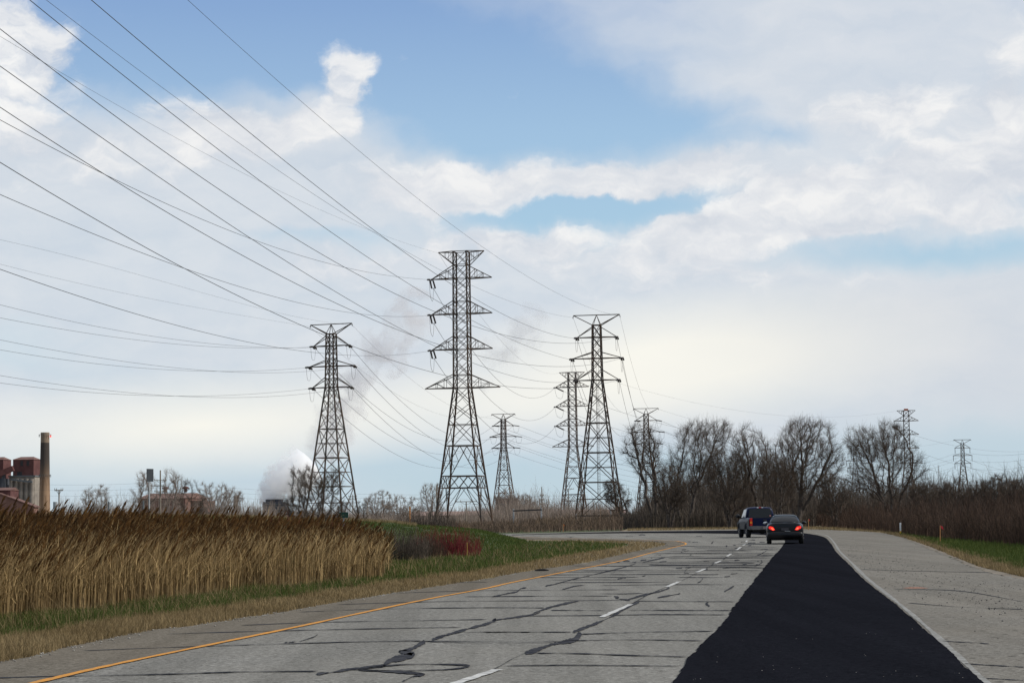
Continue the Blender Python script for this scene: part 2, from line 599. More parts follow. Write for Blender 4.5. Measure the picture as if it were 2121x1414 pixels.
PATCH_L = [(1345, 1480), (1397, 1414), (1412, 1394), (1432, 1362), (1457, 1335), (1485, 1308), (1511, 1277), (1537.5, 1235), (1566, 1198.6), (1600, 1155), (1614, 1140), (1621.5, 1130), (1626, 1120), (1617, 1111.5), (1580, 1107.6), (1537, 1105.8), (1420, 1104), (1283, 1104.2), (1136, 1106.3), (1060, 1108.3)]
PATCH_R = [(2110, 1480), (2030, 1414), (1968, 1355), (1910, 1301), (1851, 1251), (1793, 1204.5), (1757.6, 1169), (1734, 1146), (1722.5, 1128), (1711, 1115), (1699, 1110), (1681.5, 1106.5), (1650, 1102.6), (1600, 1100), (1537, 1098.6), (1420, 1099.6), (1283, 1101.4), (1136, 1105), (1060, 1107.6)]
pl = rough_edge(PATCH_L, amp=.010, seed=21)
pr = rough_edge(PATCH_R, amp=.006, seed=22)
tag(sheet('road_gore', np.vstack([pline(spline([(2140, 1500)] + PATCH_R[:13], 4)), pline([(1560, 1097.4), (1664, 1096.8)]), rough_edge(OUT_EDGE[8:], amp=.05, seed=2)]), M_gore, .020), kind='structure')
tag(sheet('asphalt_patch', np.vstack([pl, pr[::-1]]), M_patch, .028), kind='structure')


def ribbon_ground(pts3, w):
    """flat strip of width w metres along a ground line"""
    p = np.asarray(pts3)[:, :2]
    t = np.gradient(p, axis=0)
    n = np.stack([-t[:, 1], t[:, 0]], -1)
    n /= np.maximum(np.linalg.norm(n, axis=1, keepdims=True), 1e-6)
    w = np.asarray(w) * np.ones(len(p))
    return p + n * w[:, None] / 2, p - n * w[:, None] / 2


def strips(name, lst, m, z):
    V, Fc = [], []
    for a, b in lst:
        s0 = len(V)
        for i in range(len(a)):
            V.append((a[i][0], a[i][1], z))
            V.append((b[i][0], b[i][1], z))
        for i in range(len(a) - 1):
            k = s0 + 2 * i
            Fc.append((k, k + 1, k + 3, k + 2))
    o = py_mesh(name, V, Fc, m)
    for p in o.data.polygons:
        if p.normal.z < 0:
            p.flip()
    return o


yl = pline(spline(YELLOW, 10))
wy = .095 + .014 * RNG.normal(0, 1, len(yl)).clip(-1.5, 1.5)
tag(strips('yellow_edge_line', [ribbon_ground(yl, wy)], M_yellow, .026), kind='structure')
DASH = [((940, 1421), (1030, 1391)), ((1246, 1281), (1306, 1254)), ((1381, 1217.3), (1406.5, 1206.3)), ((1444, 1186.3), (1461, 1179)), ((1481, 1167.5), (1494, 1162)),
        ((1506, 1153), (1514, 1147.6)), ((1526, 1139.2), (1534.5, 1133.8)), ((1539, 1130), (1544.6, 1126.6)), ((1545.5, 1122.8), (1547, 1119.6))]
tag(strips('white_lane_dashes', [ribbon_ground(pline(np.linspace(a, b, 12)), .09 + .016 * RNG.normal(0, 1, 12).clip(-1.5, 1.5)) for a, b in DASH], M_white, .026), kind='structure')
frg = pline(spline([(2075, 1442)] + [(x + 6, y - 3) for x, y in PATCH_R[1:12]], 20))
fw = np.interp(np.arange(len(frg)), [0, len(frg) * .5, len(frg)], [.05, .08, .10]) * (1 + .25 * np.convolve(RNG.normal(0, 1, len(frg) + 6), np.ones(7) / 3, 'valid').clip(-1.5, 1.5))
tag(strips('worn_white_edge_line', [ribbon_ground(frg, fw)], M_fringe, .024), kind='structure')


def ribbon_px(pts, w, seed=0, wob=.5, n=7):
    """crack: picture polyline with a thickness given in picture rows, laid on the ground"""
    r = np.random.default_rng(seed)
    p = spline(pts, n) if len(pts) > 2 else np.linspace(pts[0], pts[1], 40)
    p = p + r.normal(0, .22, p.shape) * min(1.0, w * .5) * np.array([1, .5])
    t = np.gradient(p, axis=0)
    nn = np.stack([-t[:, 1], t[:, 0]], -1)
    nn /= np.maximum(np.linalg.norm(nn, axis=1, keepdims=True), 1e-6)
    e = np.ones(len(p))
    e[0] = e[-1] = .15
    ww = w * np.clip(1 + wob * np.convolve(r.normal(0, 1, len(p) + 6), np.ones(7) / 2.65, 'valid'), .25, 2.2) * e
    ww = np.maximum(ww, .12)
    a = p + nn * ww[:, None] / 2
    b = p - nn * ww[:, None] / 2
    return gnd(*a.T), gnd(*b.T)


CR = [
    ([(1200.8, 1246), (1158.4, 1255), (1133, 1262), (1104.7, 1272)], 3.2),
    ([(1120, 1270), (1100, 1276), (1051.6, 1283), (1023, 1287)], 3.6),
    ([(1023, 1284), (1023, 1289), (1003.5, 1296), (980, 1302), (958, 1308.5), (932, 1316), (910, 1322.7), (896, 1328)], 6),
    ([(880, 1332), (870.6, 1336.8), (850.8, 1348), (828, 1352), (855, 1358), (840, 1364), (811, 1370.8), (794, 1382)], 8),
    ([(800, 1382), (732, 1389), (690, 1396), (655, 1400)], 4.5),
    ([(760, 1387), (839.5, 1380), (938.5, 1380), (972, 1383.5), (924, 1390.6), (811, 1393), (732, 1391)], 2.0),
    ([(740, 1391), (811, 1395), (878, 1400), (856, 1405), (834, 1416)], 5),
    ([(1387.5, 1219), (1362, 1228), (1334, 1234), (1300, 1244)], 4),
    ([(1325, 1249), (1312, 1253), (1290, 1266), (1269, 1278), (1246, 1289), (1216, 1301), (1187, 1312)], 4.5),
    ([(1203, 1313), (1192, 1327), (1168, 1333), (1141, 1338.6), (1107.5, 1351), (1088, 1356)], 7.5),
    ([(1088, 1356), (1062, 1368), (1042, 1379.7), (1020, 1392)], 1.6),
    ([(1020, 1237.6), (1050, 1231), (1071, 1227), (1078, 1221), (1090.5, 1218.4)], 2.2),
    ([(1130, 1215), (1150, 1211), (1172.6, 1204.8), (1195, 1199), (1243, 1188), (1297, 1174.6), (1317, 1167.5)], 1.9),
    ([(1331, 1165), (1355, 1160), (1379, 1154.8)], 1.6), ([(1164, 1223), (1188, 1216), (1212, 1212.8)], 1.6),
    ([(1271.6, 1236.8), (1282, 1239), (1276, 1241), (1305, 1245)], 2), ([(1362, 1239.6), (1388, 1235), (1410, 1231)], 2),
    ([(1430, 1176.6), (1422, 1180), (1418, 1187)], 1.4), ([(1455.4, 1198.6), (1452, 1205), (1444, 1208.5)], 1.8),
    ([(1520.5, 1215), (1511, 1221), (1500.7, 1227)], 2.4), ([(1468, 1249), (1463, 1252), (1470, 1258)], 3),
    ([(1576, 1160), (1578, 1166), (1560, 1176)], 1.6), ([(1478, 1121), (1473, 1127)], 1.3), ([(1410, 1144.5), (1427, 1140.5)], 1.1),
    ([(1419, 1177), (1432, 1176), (1440, 1172)], 1.3), ([(1429, 1150), (1434, 1149)], 1.3), ([(1516, 1147), (1506, 1153), (1498, 1160)], 1.1),
    ([(1568, 1150), (1574, 1149), (1588, 1141)], 1.3), ([(1280, 1200), (1297, 1197.5)], 1.6), ([(1330, 1195), (1338, 1193)], 1.6),
    ([(1306, 1254), (1340, 1235), (1381, 1217)], 1.0), ([(1408, 1206), (1426, 1197), (1444, 1187)], 1.0), ([(1461, 1179), (1481, 1167)], .9),
    ([(620, 1332), (650, 1322), (658, 1317)], 1.2), ([(590, 1334), (612, 1332)], 1.8),
]
TR = [
    [(-120, 1411), (0, 1408), (113, 1404.7), (350, 1400), (500, 1395.4), (658, 1394)], [(170, 1351), (380, 1343), (500, 1339), (600, 1336), (825, 1331), (1100, 1332), (1181, 1330), (1305.5, 1328), (1455.5, 1330)],
    [(345, 1316), (470, 1312), (600, 1308.5), (760, 1305), (958, 1301.5)], [(500, 1297.8), (670, 1291), (850, 1288), (1009, 1285)], [(960, 1312), (1100, 1312)],
    [(619, 1269.8), (797, 1263), (950, 1261), (1100, 1260)], [(698, 1254), (896, 1248), (1100, 1246), (1297, 1245)], [(819.7, 1230), (981, 1225), (1100, 1224), (1283, 1222.7)],
    [(960, 1237.5), (1100, 1236.5), (1268.7, 1236)], [(1000, 1260.8), (1127, 1261)], [(1141, 1266), (1254.6, 1266.5)], [(1093, 1277.8), (1254.6, 1276.7), (1353.6, 1275), (1506, 1275.6)],
    [(1000, 1311.8), (1184, 1311.8)], [(1203.7, 1316), (1270, 1314), (1339.5, 1311.8), (1478, 1309.8)], [(1110, 1356), (1200, 1357), (1283, 1360), (1421.5, 1364)],
    [(1045, 1382.5), (1200, 1381.5), (1404.5, 1383.3)], [(1305.5, 1266), (1517.7, 1266.5)], [(1317, 1246.7), (1400, 1247.5), (1526, 1248)], [(1240, 1231), (1290, 1231.5), (1334, 1230)],
    [(1243, 1214), (1400, 1212), (1550, 1212.5)], [(825, 1328), (960, 1334), (1180, 1334)], [(880, 1208), (1010, 1207)],
    [(1781, 1180.4), (1900, 1184), (2056, 1187)], [(1997.7, 1378.7), (2121, 1386)], [(2035, 1409), (2121, 1413.8)], [(1880.6, 1251), (2000, 1260), (2121, 1264.5)], [(1850, 1222), (1990, 1226), (2121, 1249)],
    [(1757, 1151), (1775, 1152)], [(1951, 1331), (2050, 1337)],
]
cl = []
for k, (p, w) in enumerate(CR):
    cl.append(ribbon_px(p, w * .85, k, n=9))
for k, p in enumerate(TR):
    y = np.mean([q[1] for q in p])
    wt = .3 + .95 * (y - 1130) / 280
    cl.append(ribbon_px(p, wt, 100 + k, n=12))
# farther joints: closely spaced in perspective, each a broken thin line
yv = 1208.0
rr = random.Random(4)
while yv > 1131:
    xl = np.interp(-yv, [-1221, -1180, -1140, -1130], [1010, 1205, 1370, 1412])
    xr = np.interp(-yv, [-1221, -1155, -1130], [1548, 1600, 1620])
    segs = rr.choice([1, 1, 2, 2, 3])
    for _ in range(segs):
        a = rr.uniform(xl - 60, xr - 80)
        b = min(xr, a + rr.uniform(60, 330))
        cl.append(ribbon_px([(a, yv + rr.uniform(-.6, .6)), ((a + b) / 2, yv + rr.uniform(-.8, .8)), (b, yv + rr.uniform(-.6, .6))], rr.uniform(.3, .8) * (.55 + (yv - 1130) / 120), rr.randrange(9999), n=8))
    yv -= rr.uniform(2.5, 6.5) * (.45 + .55 * (yv - 1125) / 85)
for _ in range(46):   # short tar spots on the far pavement
    y = rr.uniform(1108, 1200)
    xl = np.interp(-y, [-1200, -1180, -1140, -1126, -1118, -1108], [1110, 1205, 1370, 1425, 1200, 1100])
    xr = np.interp(-y, [-1200, -1155, -1130, -1108], [1560, 1598, 1612, 1530])
    a = rr.uniform(xl, xr - 12)
    ln = rr.uniform(3, 16)
    cl.append(ribbon_px([(a, y), (a + ln * .5, y - rr.uniform(0, 1)), (a + ln, y - rr.uniform(0, 2.2) * (y - 1100) / 90)], rr.uniform(.5, 1.5), rr.randrange(9999), n=5))
tag(strips('tar_sealed_cracks', cl, M_tar, .024), kind='structure')

# rust stain and loose stones on the gore
M_rust = mat('rust_stain', (.26, .095, .045), (.2, .13, .1), scale=4)
a_ = np.linspace(0, 2 * math.pi, 30, endpoint=False)
st = gnd(1896 + np.cos(a_) * 24 * (1 + .2 * np.sin(3 * a_)), 1219.3 + np.sin(a_) * 1.5)
tag(sheet('rust_stain', st, M_rust, .0235), kind='structure')


def rocks(name, px, sizes, m):
    """many small stones as one object"""
    g = gnd(*px.T)
    t = (1 + 5 ** .5) / 2
    ico = np.array([(-1, t, 0), (1, t, 0), (-1, -t, 0), (1, -t, 0), (0, -1, t), (0, 1, t), (0, -1, -t), (0, 1, -t), (t, 0, -1), (t, 0, 1), (-t, 0, -1), (-t, 0, 1)]) / 1.9
    fi = np.array([(0, 11, 5), (0, 5, 1), (0, 1, 7), (0, 7, 10), (0, 10, 11), (1, 5, 9), (5, 11, 4), (11, 10, 2), (10, 7, 6), (7, 1, 8), (3, 9, 4), (3, 4, 2), (3, 2, 6), (3, 6, 8), (3, 8, 9), (4, 9, 5), (2, 4, 11), (6, 2, 10), (8, 6, 7), (9, 8, 1)])
    N = len(g)
    V = ico[None] * (1 + RNG.normal(0, .15, (N, 12, 1))) * sizes[:, None, None] * np.array([1, 1, .6])
    V = V + (g + np.array([0, 0, .026]))[:, None, :] + np.array([0, 0, .2]) * sizes[:, None, None]
    Fc = (fi[None] + (np.arange(N) * 12)[:, None, None]).reshape(-1, 3)
    return np_mesh(name, V.reshape(-1, 3), Fc, m, rnd=np.repeat(RNG.random(N), 12))


n = 2600
t = RNG.random(n)
xc = np.interp(t, [0, .3, .6, 1], [1740, 1800, 1890, 2140]) + RNG.normal(0, 1, n) * (18 + 45 * t)
ycn = np.interp(t, [0, .3, .6, 1], [1112, 1155, 1195, 1262]) + RNG.normal(0, 22, n) * (.25 + t)
ok = (ycn > 1106) & (xc > np.interp(ycn, [1107, 1128, 1169, 1251, 1414], [1700, 1730, 1765, 1862, 2050]) + 6) & (xc < np.interp(ycn, [1106, 1131, 1180, 1203, 1300], [1825, 1905, 2020, 2110, 2400]))
tag(rocks('loose_asphalt_crumbs', np.stack([xc[ok], ycn[ok]], -1), .004 + .009 * RNG.random(ok.sum()) ** 5, M_tar), kind='stuff', label='black crumbs of asphalt scattered over the grey pavement')
n = 420
xx = RNG.uniform(-100, 1340, n)
yy = np.interp(xx, [p[0] for p in LEFT_EDGE[:19]], [p[1] for p in LEFT_EDGE[:19]]) + np.abs(RNG.normal(0, 3.5, n)) * np.interp(xx, [0, 1300], [1.4, .3])
M_chip = mat('pale_gravel', (.16, .145, .125), (.33, .31, .28), kind='rnd')
tag(rocks('edge_gravel', np.stack([xx, yy], -1), .004 + .012 * RNG.random(n) ** 3, M_chip), kind='stuff', label='pale gravel along the left edge of the shoulder')
n = 46
tt = RNG.random(n)
xx = RNG.uniform(1420, 2000, n)
yy = 1414 - 110 * tt ** 1.5
ok = (xx > 1430 + (1414 - yy) * .8) & (xx < 2010 - (1414 - yy) * .95)
tag(rocks('pale_chips', np.stack([xx[ok], yy[ok]], -1), .003 + .004 * RNG.random(ok.sum()), M_chip), kind='stuff', label='pale stone chips pressed in the black asphalt')

# the green bank in the median, seen beyond the reeds
bx = np.arange(-300, 1090, 10.0)
bz = np.linspace(88, 152, 34)
crest = np.interp(bx, [-300, 0, 250, 500, 700, 810, 850, 930, 985, 1017, 1040, 1080], [1066, 1067, 1070, 1073, 1079, 1084, 1089, 1094, 1099, 1106, 1112, 1122])
V = []
for i, x in enumerate(bx):
    zt = max(0.0, HCAM - (crest[i] - yh(x)) * 120 / F)
    for Z in bz:
        f = max(0.0, math.cos((Z - 120) / 32 * math.pi / 2)) ** 1.2
        X = (x - CX) / F * Z
        nz = .05 * math.sin(X * 1.7 + Z * .6) + .04 * math.sin(X * 3.1 - Z * .9)
        V.append((X, Z, zt * f + nz * f * min(1, zt)))
Fc = []
nb = len(bz)
for i in range(len(bx) - 1):
    for j in range(nb - 1):
        a = i * nb + j
        Fc.append((a, a + nb, a + nb + 1, a + 1))
BANKV = np.array(V).reshape(len(bx), nb, 3)
tag(py_mesh('grass_bank', V, Fc, M_greenground, smooth=True), kind='structure')


def bank_z(X, Y):
    px = X / Y * F + CX
    c = np.interp(px, bx, crest)
    zt = np.maximum(0, HCAM - (c - (1073 - (px - CX) * math.tan(-ROLL))) * 120 / F)
    f = np.maximum(0, np.cos(np.clip((Y - 120) / 32, -1, 1) * math.pi / 2)) ** 1.2
    return np.where(px < 1085, zt * f, 0)


# ------------------------------------------------------------------ blades, stems, brush (uncountable)
def in_poly(x, y, poly):
    poly = np.asarray(poly, float)
    inside = np.zeros(len(x), bool)
    j = len(poly) - 1
    for i in range(len(poly)):
        xi, yi = poly[i]
        xj, yj = poly[j]
        c = ((yi > y) != (yj > y)) & (x < (xj - xi) * (y - yi) / (yj - yi + 1e-12) + xi)
        inside ^= c
        j = i
    return inside


def scatter(poly, n, bias=None):
    """points over a picture-outlined piece of ground; far parts get fewer per square metre"""
    poly = np.asarray(poly, float)
    out = []
    lo, hi = poly.min(0), poly.max(0)
    got = 0
    while got < n:
        p = RNG.uniform(lo, hi, (n * 2, 2))
        p = p[in_poly(p[:, 0], p[:, 1], poly)]
        out.append(p)
        got += len(p)
    return np.vstack(out)[:n]


def blades(G, h, wid, lean=.35, segs=2, sway=(0, 0)):
    """curved tapering strips standing at ground points G; returns V, F"""
    N = len(G)
    a = RNG.uniform(0, 2 * math.pi, N)
    wd = np.stack([np.cos(a), np.sin(a), 0 * a], -1)
    b = RNG.uniform(0, 2 * math.pi, N)
    ln = RNG.normal(0, lean, N)
    dr = np.stack([np.cos(b) * ln + sway[0], np.sin(b) * ln + sway[1], 0 * b], -1)
    rows = []
    for k in range(segs + 1):
        t = k / segs
        c = G + np.array([0, 0, 1.0]) * (h * t)[:, None] + dr * (h * t ** 1.7)[:, None]
        ww = (wid * (1 - .85 * t))[:, None] * wd / 2
        rows.append(c - ww)
        rows.append(c + ww)
    V = np.stack(rows, 1)
    m = 2 * (segs + 1)
    f = np.array([(2 * k, 2 * k + 1, 2 * k + 3, 2 * k + 2) for k in range(segs)])
    Fc = (f[None] + (np.arange(N) * m)[:, None, None]).reshape(-1, 4)
    tip = G + np.array([0, 0, 1.0]) * h[:, None] + dr * h[:, None]
    return V.reshape(-1, 3), Fc, m, tip, dr


def merge(parts):
    Vs, Fs, Rs, b = [], [], [], 0
    for V, Fc, r in parts:
        Vs.append(V)
        Fs.append(Fc + b)
        Rs.append(r)
        b += len(V)
    return np.vstack(Vs), np.vstack(Fs), np.concatenate(Rs)


def clump(G, s=1.0, seed=0):
    """smooth patchiness 0..1 over the ground"""
    x, y = G[:, 0], G[:, 1]
    v = (np.sin(x * 1.3 * s + seed) * np.cos(y * .9 * s + 1.7 * seed) + np.sin(x * .53 * s + y * .7 * s + seed * 3) + .6 * np.sin(x * 3.1 * s - y * 2.2 * s)) / 2.6
    return .5 + .5 * v


M_gblade = mat('grass_blade_green', (.026, .053, .007), (.085, .102, .02), kind='rnd', trans=.25)
M_dblade = mat('grass_blade_dry', (.11, .075, .030), (.29, .215, .11), kind='rnd', trans=.2)


def grass(name, poly, n, hmin, hmax, m, label, wid=.012, lean=.5, z0=0.0, bank=False):
    p = scatter(poly, n)
    G = gnd(*p.T)
    if bank:
        G[:, 2] = bank_z(G[:, 0], G[:, 1])
    c = clump(G, 1.5, 2)
    h = (hmin + (hmax - hmin) * RNG.random(n) ** 1.5) * (.55 + .9 * c)
    dist = G[:, 1]
    w = wid * np.maximum(1, dist / 28) * RNG.uniform(.7, 1.3, n)
    V, Fc, k, _, _ = blades(G, h, w, lean)
    r = np.clip(.6 * RNG.random(n) + .5 * c - .05, 0, 1)
    return tag(np_mesh(name, V, Fc, m, rnd=np.repeat(r, k)), label, kind='stuff')


dry_poly = LEFT_EDGE[1:25] + dry_in[::-1]
dry_poly = [(x, y) for x, y in dry_poly if y > 1118]
grass('dry_grass', dry_poly, 90000, .03, .13, M_dblade, 'tan dry grass fringing the left road shoulder', wid=.009)
REED_FRONT = [(-480, 1382), (-120, 1312), (0, 1288), (170, 1268), (340, 1246), (500, 1224), (600, 1216), (700, 1206), (786, 1198), (800, 1192)]
green_poly = REED_FRONT + [(800, 1165), (860, 1150), (960, 1130), (1060, 1122), (1200, 1121), (1300, 1127)] + [(1283, 1135), (1200, 1147), (1100, 1165), (981, 1186), (868, 1199), (783, 1211), (600, 1241), (480, 1258), (340, 1277), (170, 1300), (0, 1331), (-120, 1354), (-480, 1482)]
grass('green_grass', green_poly, 105000, .04, .15, M_gblade, 'short green grass between the reeds and the dry roadside strip', wid=.010)
grass('dry_tufts', [(p[0], p[1]) for p in green_poly], 9000, .08, .3, M_dblade, 'pale dry tufts standing in the green median grass', wid=.008, lean=.6)
V_poly = [(1822, 1098), (1868, 1108), (1936, 1130), (2004, 1153), (2121, 1186), (2200, 1205), (2200, 1148), (2121, 1134), (2027, 1125), (1939, 1117), (1866, 1107)]
grass('verge_grass', V_poly, 30000, .05, .22, M_gblade, 'green grass verge right of the gravelly pavement', wid=.010)
F_poly = [(1300, 1099), (1537, 1095.6), (1664, 1095.4), (1822, 1102), (1880, 1116), (1930, 1134), (1968, 1150), (2027, 1174), (2121, 1196), (2200, 1212), (2200, 1196), (2121, 1176), (2004, 1146), (1934, 1123), (1868, 1103), (1822, 1094.5), (1664, 1090), (1537, 1090), (1300, 1093)]
grass('verge_dry_grass', F_poly, 26000, .04, .16, M_dblade, 'straw coloured grass edging the right verge and the outer bend', wid=.010)
# bank grass: sampled on the bank surface itself
n = 42000
u, v = RNG.random(n), RNG.random(n)
iu = u * (len(bx) - 1)
px_ = 300 + (1085 - 300) * u
Yb = 89 + 40 * v
Gb = np.stack([(px_ - CX) / F * Yb, Yb, 0 * Yb], -1)
Gb[:, 2] = bank_z(Gb[:, 0], Gb[:, 1])
V, Fc, k, _, _ = blades(Gb, RNG.uniform(.06, .16, n), .035 * np.ones(n), .5)
tag(np_mesh('bank_grass', V, Fc, M_gblade, rnd=np.repeat(np.clip(clump(Gb, .5) * .6 + .3 * RNG.random(n), 0, 1), k)), 'bright green grass on the bank beyond the reeds', kind='stuff')
n = 9000
px_ = RNG.uniform(300, 860, n)
Yb = RNG.uniform(116, 124, n)
Gb = np.stack([(px_ - CX) / F * Yb, Yb, 0 * Yb], -1)
Gb[:, 2] = bank_z(Gb[:, 0], Gb[:, 1])
V, Fc, k, _, _ = blades(Gb, RNG.uniform(.08, .26, n), .035 * np.ones(n), .5)
tag(np_mesh('bank_dry_grass', V, Fc, M_dblade, rnd=np.repeat(RNG.random(n), k)), 'dry tan grass on the crest of the green bank', kind='stuff')

# reeds
M_reed = mat('reed_stem', (.06, .035, .012), (.52, .36, .165), kind='rnd', trans=.12)
M_plume = mat('reed_plume', (.04, .017, .004), (.21, .10, .027), kind='rnd', trans=.25)


def reeds():
    poly = REED_FRONT + [(812, 1180), (806, 1160), (700, 1158), (600, 1160), (300, 1188), (0, 1212), (-480, 1258)]
    n = 66000
    p = scatter(poly, n)
    p = p[RNG.random(len(p)) < np.interp(p[:, 0], [600, 810], [1, .22])]
    n_front = 13000   # a thicker front row
    xf = RNG.uniform(-480, 795, n_front)
    yf = np.interp(xf, *np.array(REED_FRONT).T) - np.abs(RNG.normal(0, 7, n_front)) + RNG.normal(0, 2, n_front)
    p = np.vstack([p, np.stack([xf, yf], -1)])
    n = len(p)
    G = gnd(*p.T)
    depth = np.clip((np.interp(p[:, 0], *np.array(REED_FRONT).T) - p[:, 1]) / 60, 0, 1)
    c = clump(G, .55, 5)
    base = np.interp(p[:, 0], [0, 150, 420, 650, 800], [1.50, 1.56, 1.50, 1.47, 1.38])
    h = base * (.52 + .40 * np.sqrt(depth) + .12 * c) * RNG.uniform(.76, 1.04, n)
    c2_ = clump(G, 2.1, 1)
    h *= .88 + .22 * c2_
    h *= np.interp(p[:, 0], [730, 815], [1, .74])
    tall = (RNG.random(n) < .045 + .04 * (c2_ > .5)) & (depth > .3)
    h[tall] *= RNG.uniform(1.03, 1.2, tall.sum())
    w = .009 * np.maximum(1, G[:, 1] / 38) * RNG.uniform(.7, 1.5, n)
    parts = []
    V, Fc, k, tip, dr = blades(G, h, w, .07, 3, sway=(.035, 0))
    parts.append((V, Fc, np.repeat(np.clip(RNG.random(n) ** 1.8 * (.45 + .95 * c2_), 0, 1), k)))
    # long dry leaves hanging off the stems
    for q in range(2):
        idx = RNG.choice(n, n // 2, replace=False)
        t = RNG.uniform(.25, .85, len(idx))
        Gl = G[idx] + np.array([0, 0, 1.0]) * (h[idx] * t)[:, None] + dr[idx] * (h[idx] * t ** 1.7)[:, None]
        V, Fc, k, _, _ = blades(Gl, RNG.uniform(.15, .45, len(idx)), .012 * np.ones(len(idx)) * np.maximum(1, G[idx, 1] / 40), .8, 2, sway=(.16, 0))
        parts.append((V, Fc, np.repeat(.25 + .7 * RNG.random(len(idx)), k)))
    V, Fc, r = merge(parts)
    root = thing('reed_bed', 'tall tan reeds with brown plumes along the left side of the road', 'reeds', (0, 0, 0))
    root['kind'] = 'stuff'
    np_mesh('reed_stems', V, Fc, M_reed, root, rnd=r)
    # plumes: a sheaf of drooping blades swept to the right
    idx = np.where(RNG.random(n) < np.where(depth > .18, .42, .06))[0]
    T = tip[idx]
    parts = []
    L = RNG.uniform(.17, .36, len(idx))
    L[tall[idx]] *= 1.2
    PT = RNG.random(len(idx)) ** 1.5
    for q in range(11):
        t = RNG.uniform(0, 1, len(idx))
        start = T + np.stack([L * (t * .42 - .1), 0 * t, L * (t * .85 - .6)], -1)
        ln = L * (.5 - .25 * t) * RNG.uniform(.7, 1.2, len(idx))
        sw = .55 + .25 * RNG.random()
        V, Fc, k, _, _ = blades(start, ln, (.018 + .012 * tall[idx]) * np.maximum(1, G[idx, 1] / 40) * RNG.uniform(.7, 1.4, len(idx)), .22, 2, sway=(sw, RNG.uniform(-.15, .15)))
        parts.append((V, Fc, np.repeat(np.clip(PT * .75 + .25 * RNG.random(len(idx)), 0, 1), k)))
    V, Fc, r = merge(parts)
    np_mesh('reed_plumes', V, Fc, M_plume, root, rnd=r)


reeds()


def brush(name, poly, n, hfun, m, label, wid=.02, lean=.18, twigs=3, z=None, wscale=60, segs=3):
    """thicket of thin leafless stems with side twigs"""
    p = scatter(poly, n)
    G = gnd(*p.T)
    if z is not None:
        G[:, 2] = z(G[:, 0], G[:, 1])
    c = clump(G, .35, 3)
    h = hfun(p, c) * (.42 + .80 * RNG.random(n) ** 2.0) * (1 + .45 * (clump(G, 1.3, 9) - .5))
    W = wid * np.maximum(1, G[:, 1] / wscale)
    V, Fc, k, tip, dr = blades(G, h, W * RNG.uniform(.6, 1.4, n), lean, segs)
    parts = [(V, Fc, np.repeat(RNG.random(n), k))]
    for q in range(twigs):
        t = RNG.uniform(.25, .95, n)
        Gl = G + np.array([0, 0, 1.0]) * (h * t)[:, None] + dr * (h * t ** 1.7)[:, None]
        V, Fc, k, _, _ = blades(Gl, h * RNG.uniform(.12, .34, n), W * .6, .75, 2)
        parts.append((V, Fc, np.repeat(RNG.random(n), k)))
    V, Fc, r = merge(parts)
    return tag(np_mesh(name, V, Fc, m, rnd=r), label, kind='stuff')


M_br_red = mat('brush_red_brown', (.032, .019, .012), (.08, .047, .03), kind='rnd')
M_br_dark = mat('brush_dark', (.045, .036, .028), (.105, .08, .06), kind='rnd')
M_br_mid = mat('brush_mid', (.07, .048, .032), (.16, .11, .075), kind='rnd')
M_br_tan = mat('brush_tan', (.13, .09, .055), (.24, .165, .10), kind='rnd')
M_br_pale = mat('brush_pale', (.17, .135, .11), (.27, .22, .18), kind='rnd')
M_dogwood = mat('red_osier', (.075, .008, .011), (.19, .017, .024), kind='rnd')

# right hand thicket along the verge
brush('verge_thicket', [(1680, 1089), (1822, 1100), (1866, 1106), (1939, 1116.6), (2027, 1124), (2121, 1133), (2230, 1148), (2230, 1104), (2121, 1101), (1939, 1095), (1822, 1089), (1680, 1084.5)], 26000,
      lambda p, c: np.interp(p[:, 0], [1680, 1800, 1950, 2050, 2130], [2.1, 2.0, 1.75, 1.6, 1.7]) * (.5 + .8 * c), M_br_red,
      'dense reddish brown leafless thicket behind the right verge', wid=.014, twigs=5, lean=.28)
brush('bend_thicket', [(1280, 1094.5), (1430, 1092), (1690, 1090.5), (1690, 1084), (1430, 1085), (1280, 1087)], 15000,
      lambda p, c: np.interp(p[:, 0], [1280, 1400, 1550, 1690], [1.7, 2.9, 3.3, 3.0]) * (.7 + .45 * c), M_br_dark,
      'dark leafless thicket under the trees behind the bend', wid=.018, twigs=3)
brush('tree_understorey', [(1330, 1090), (1560, 1088), (1750, 1087), (1760, 1082), (1560, 1082), (1330, 1083)], 11000,
      lambda p, c: np.interp(p[:, 0], [1330, 1390, 1450, 1560, 1640, 1740], [4.5, 7.0, 8.4, 8.8, 7.8, 4.4]) * (.45 + .75 * c), M_br_dark,
      'tangled twiggy undergrowth reaching up between the roadside trees', wid=.012, twigs=7, lean=.32)
brush('mid_thicket', [(930, 1093), (1000, 1105), (1120, 1101.5), (1290, 1098.5), (1290, 1089), (1120, 1089), (930, 1090)], 5600,
      lambda p, c: np.interp(p[:, 0], [1000, 1120, 1200, 1290], [1.1, 1.5, 1.7, 2.4]) * (.35 + .9 * c), M_br_mid,
      'low brown brush along the far side of the bend', wid=.014, twigs=4, lean=.3)
brush('tan_reeds_far', [(1110, 1096), (1240, 1095), (1240, 1092), (1110, 1092)], 2600, lambda p, c: 1.4 * (.7 + .4 * c), M_br_tan,
      'tawny reeds in the brush below the small rear pylon', wid=.014, twigs=1)
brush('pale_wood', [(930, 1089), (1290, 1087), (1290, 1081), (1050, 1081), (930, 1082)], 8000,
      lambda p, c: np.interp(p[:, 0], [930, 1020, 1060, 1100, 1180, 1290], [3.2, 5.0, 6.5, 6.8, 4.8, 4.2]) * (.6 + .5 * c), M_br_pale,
      'pale brown leafless woodland behind the bend', wid=.018, twigs=4, wscale=110)
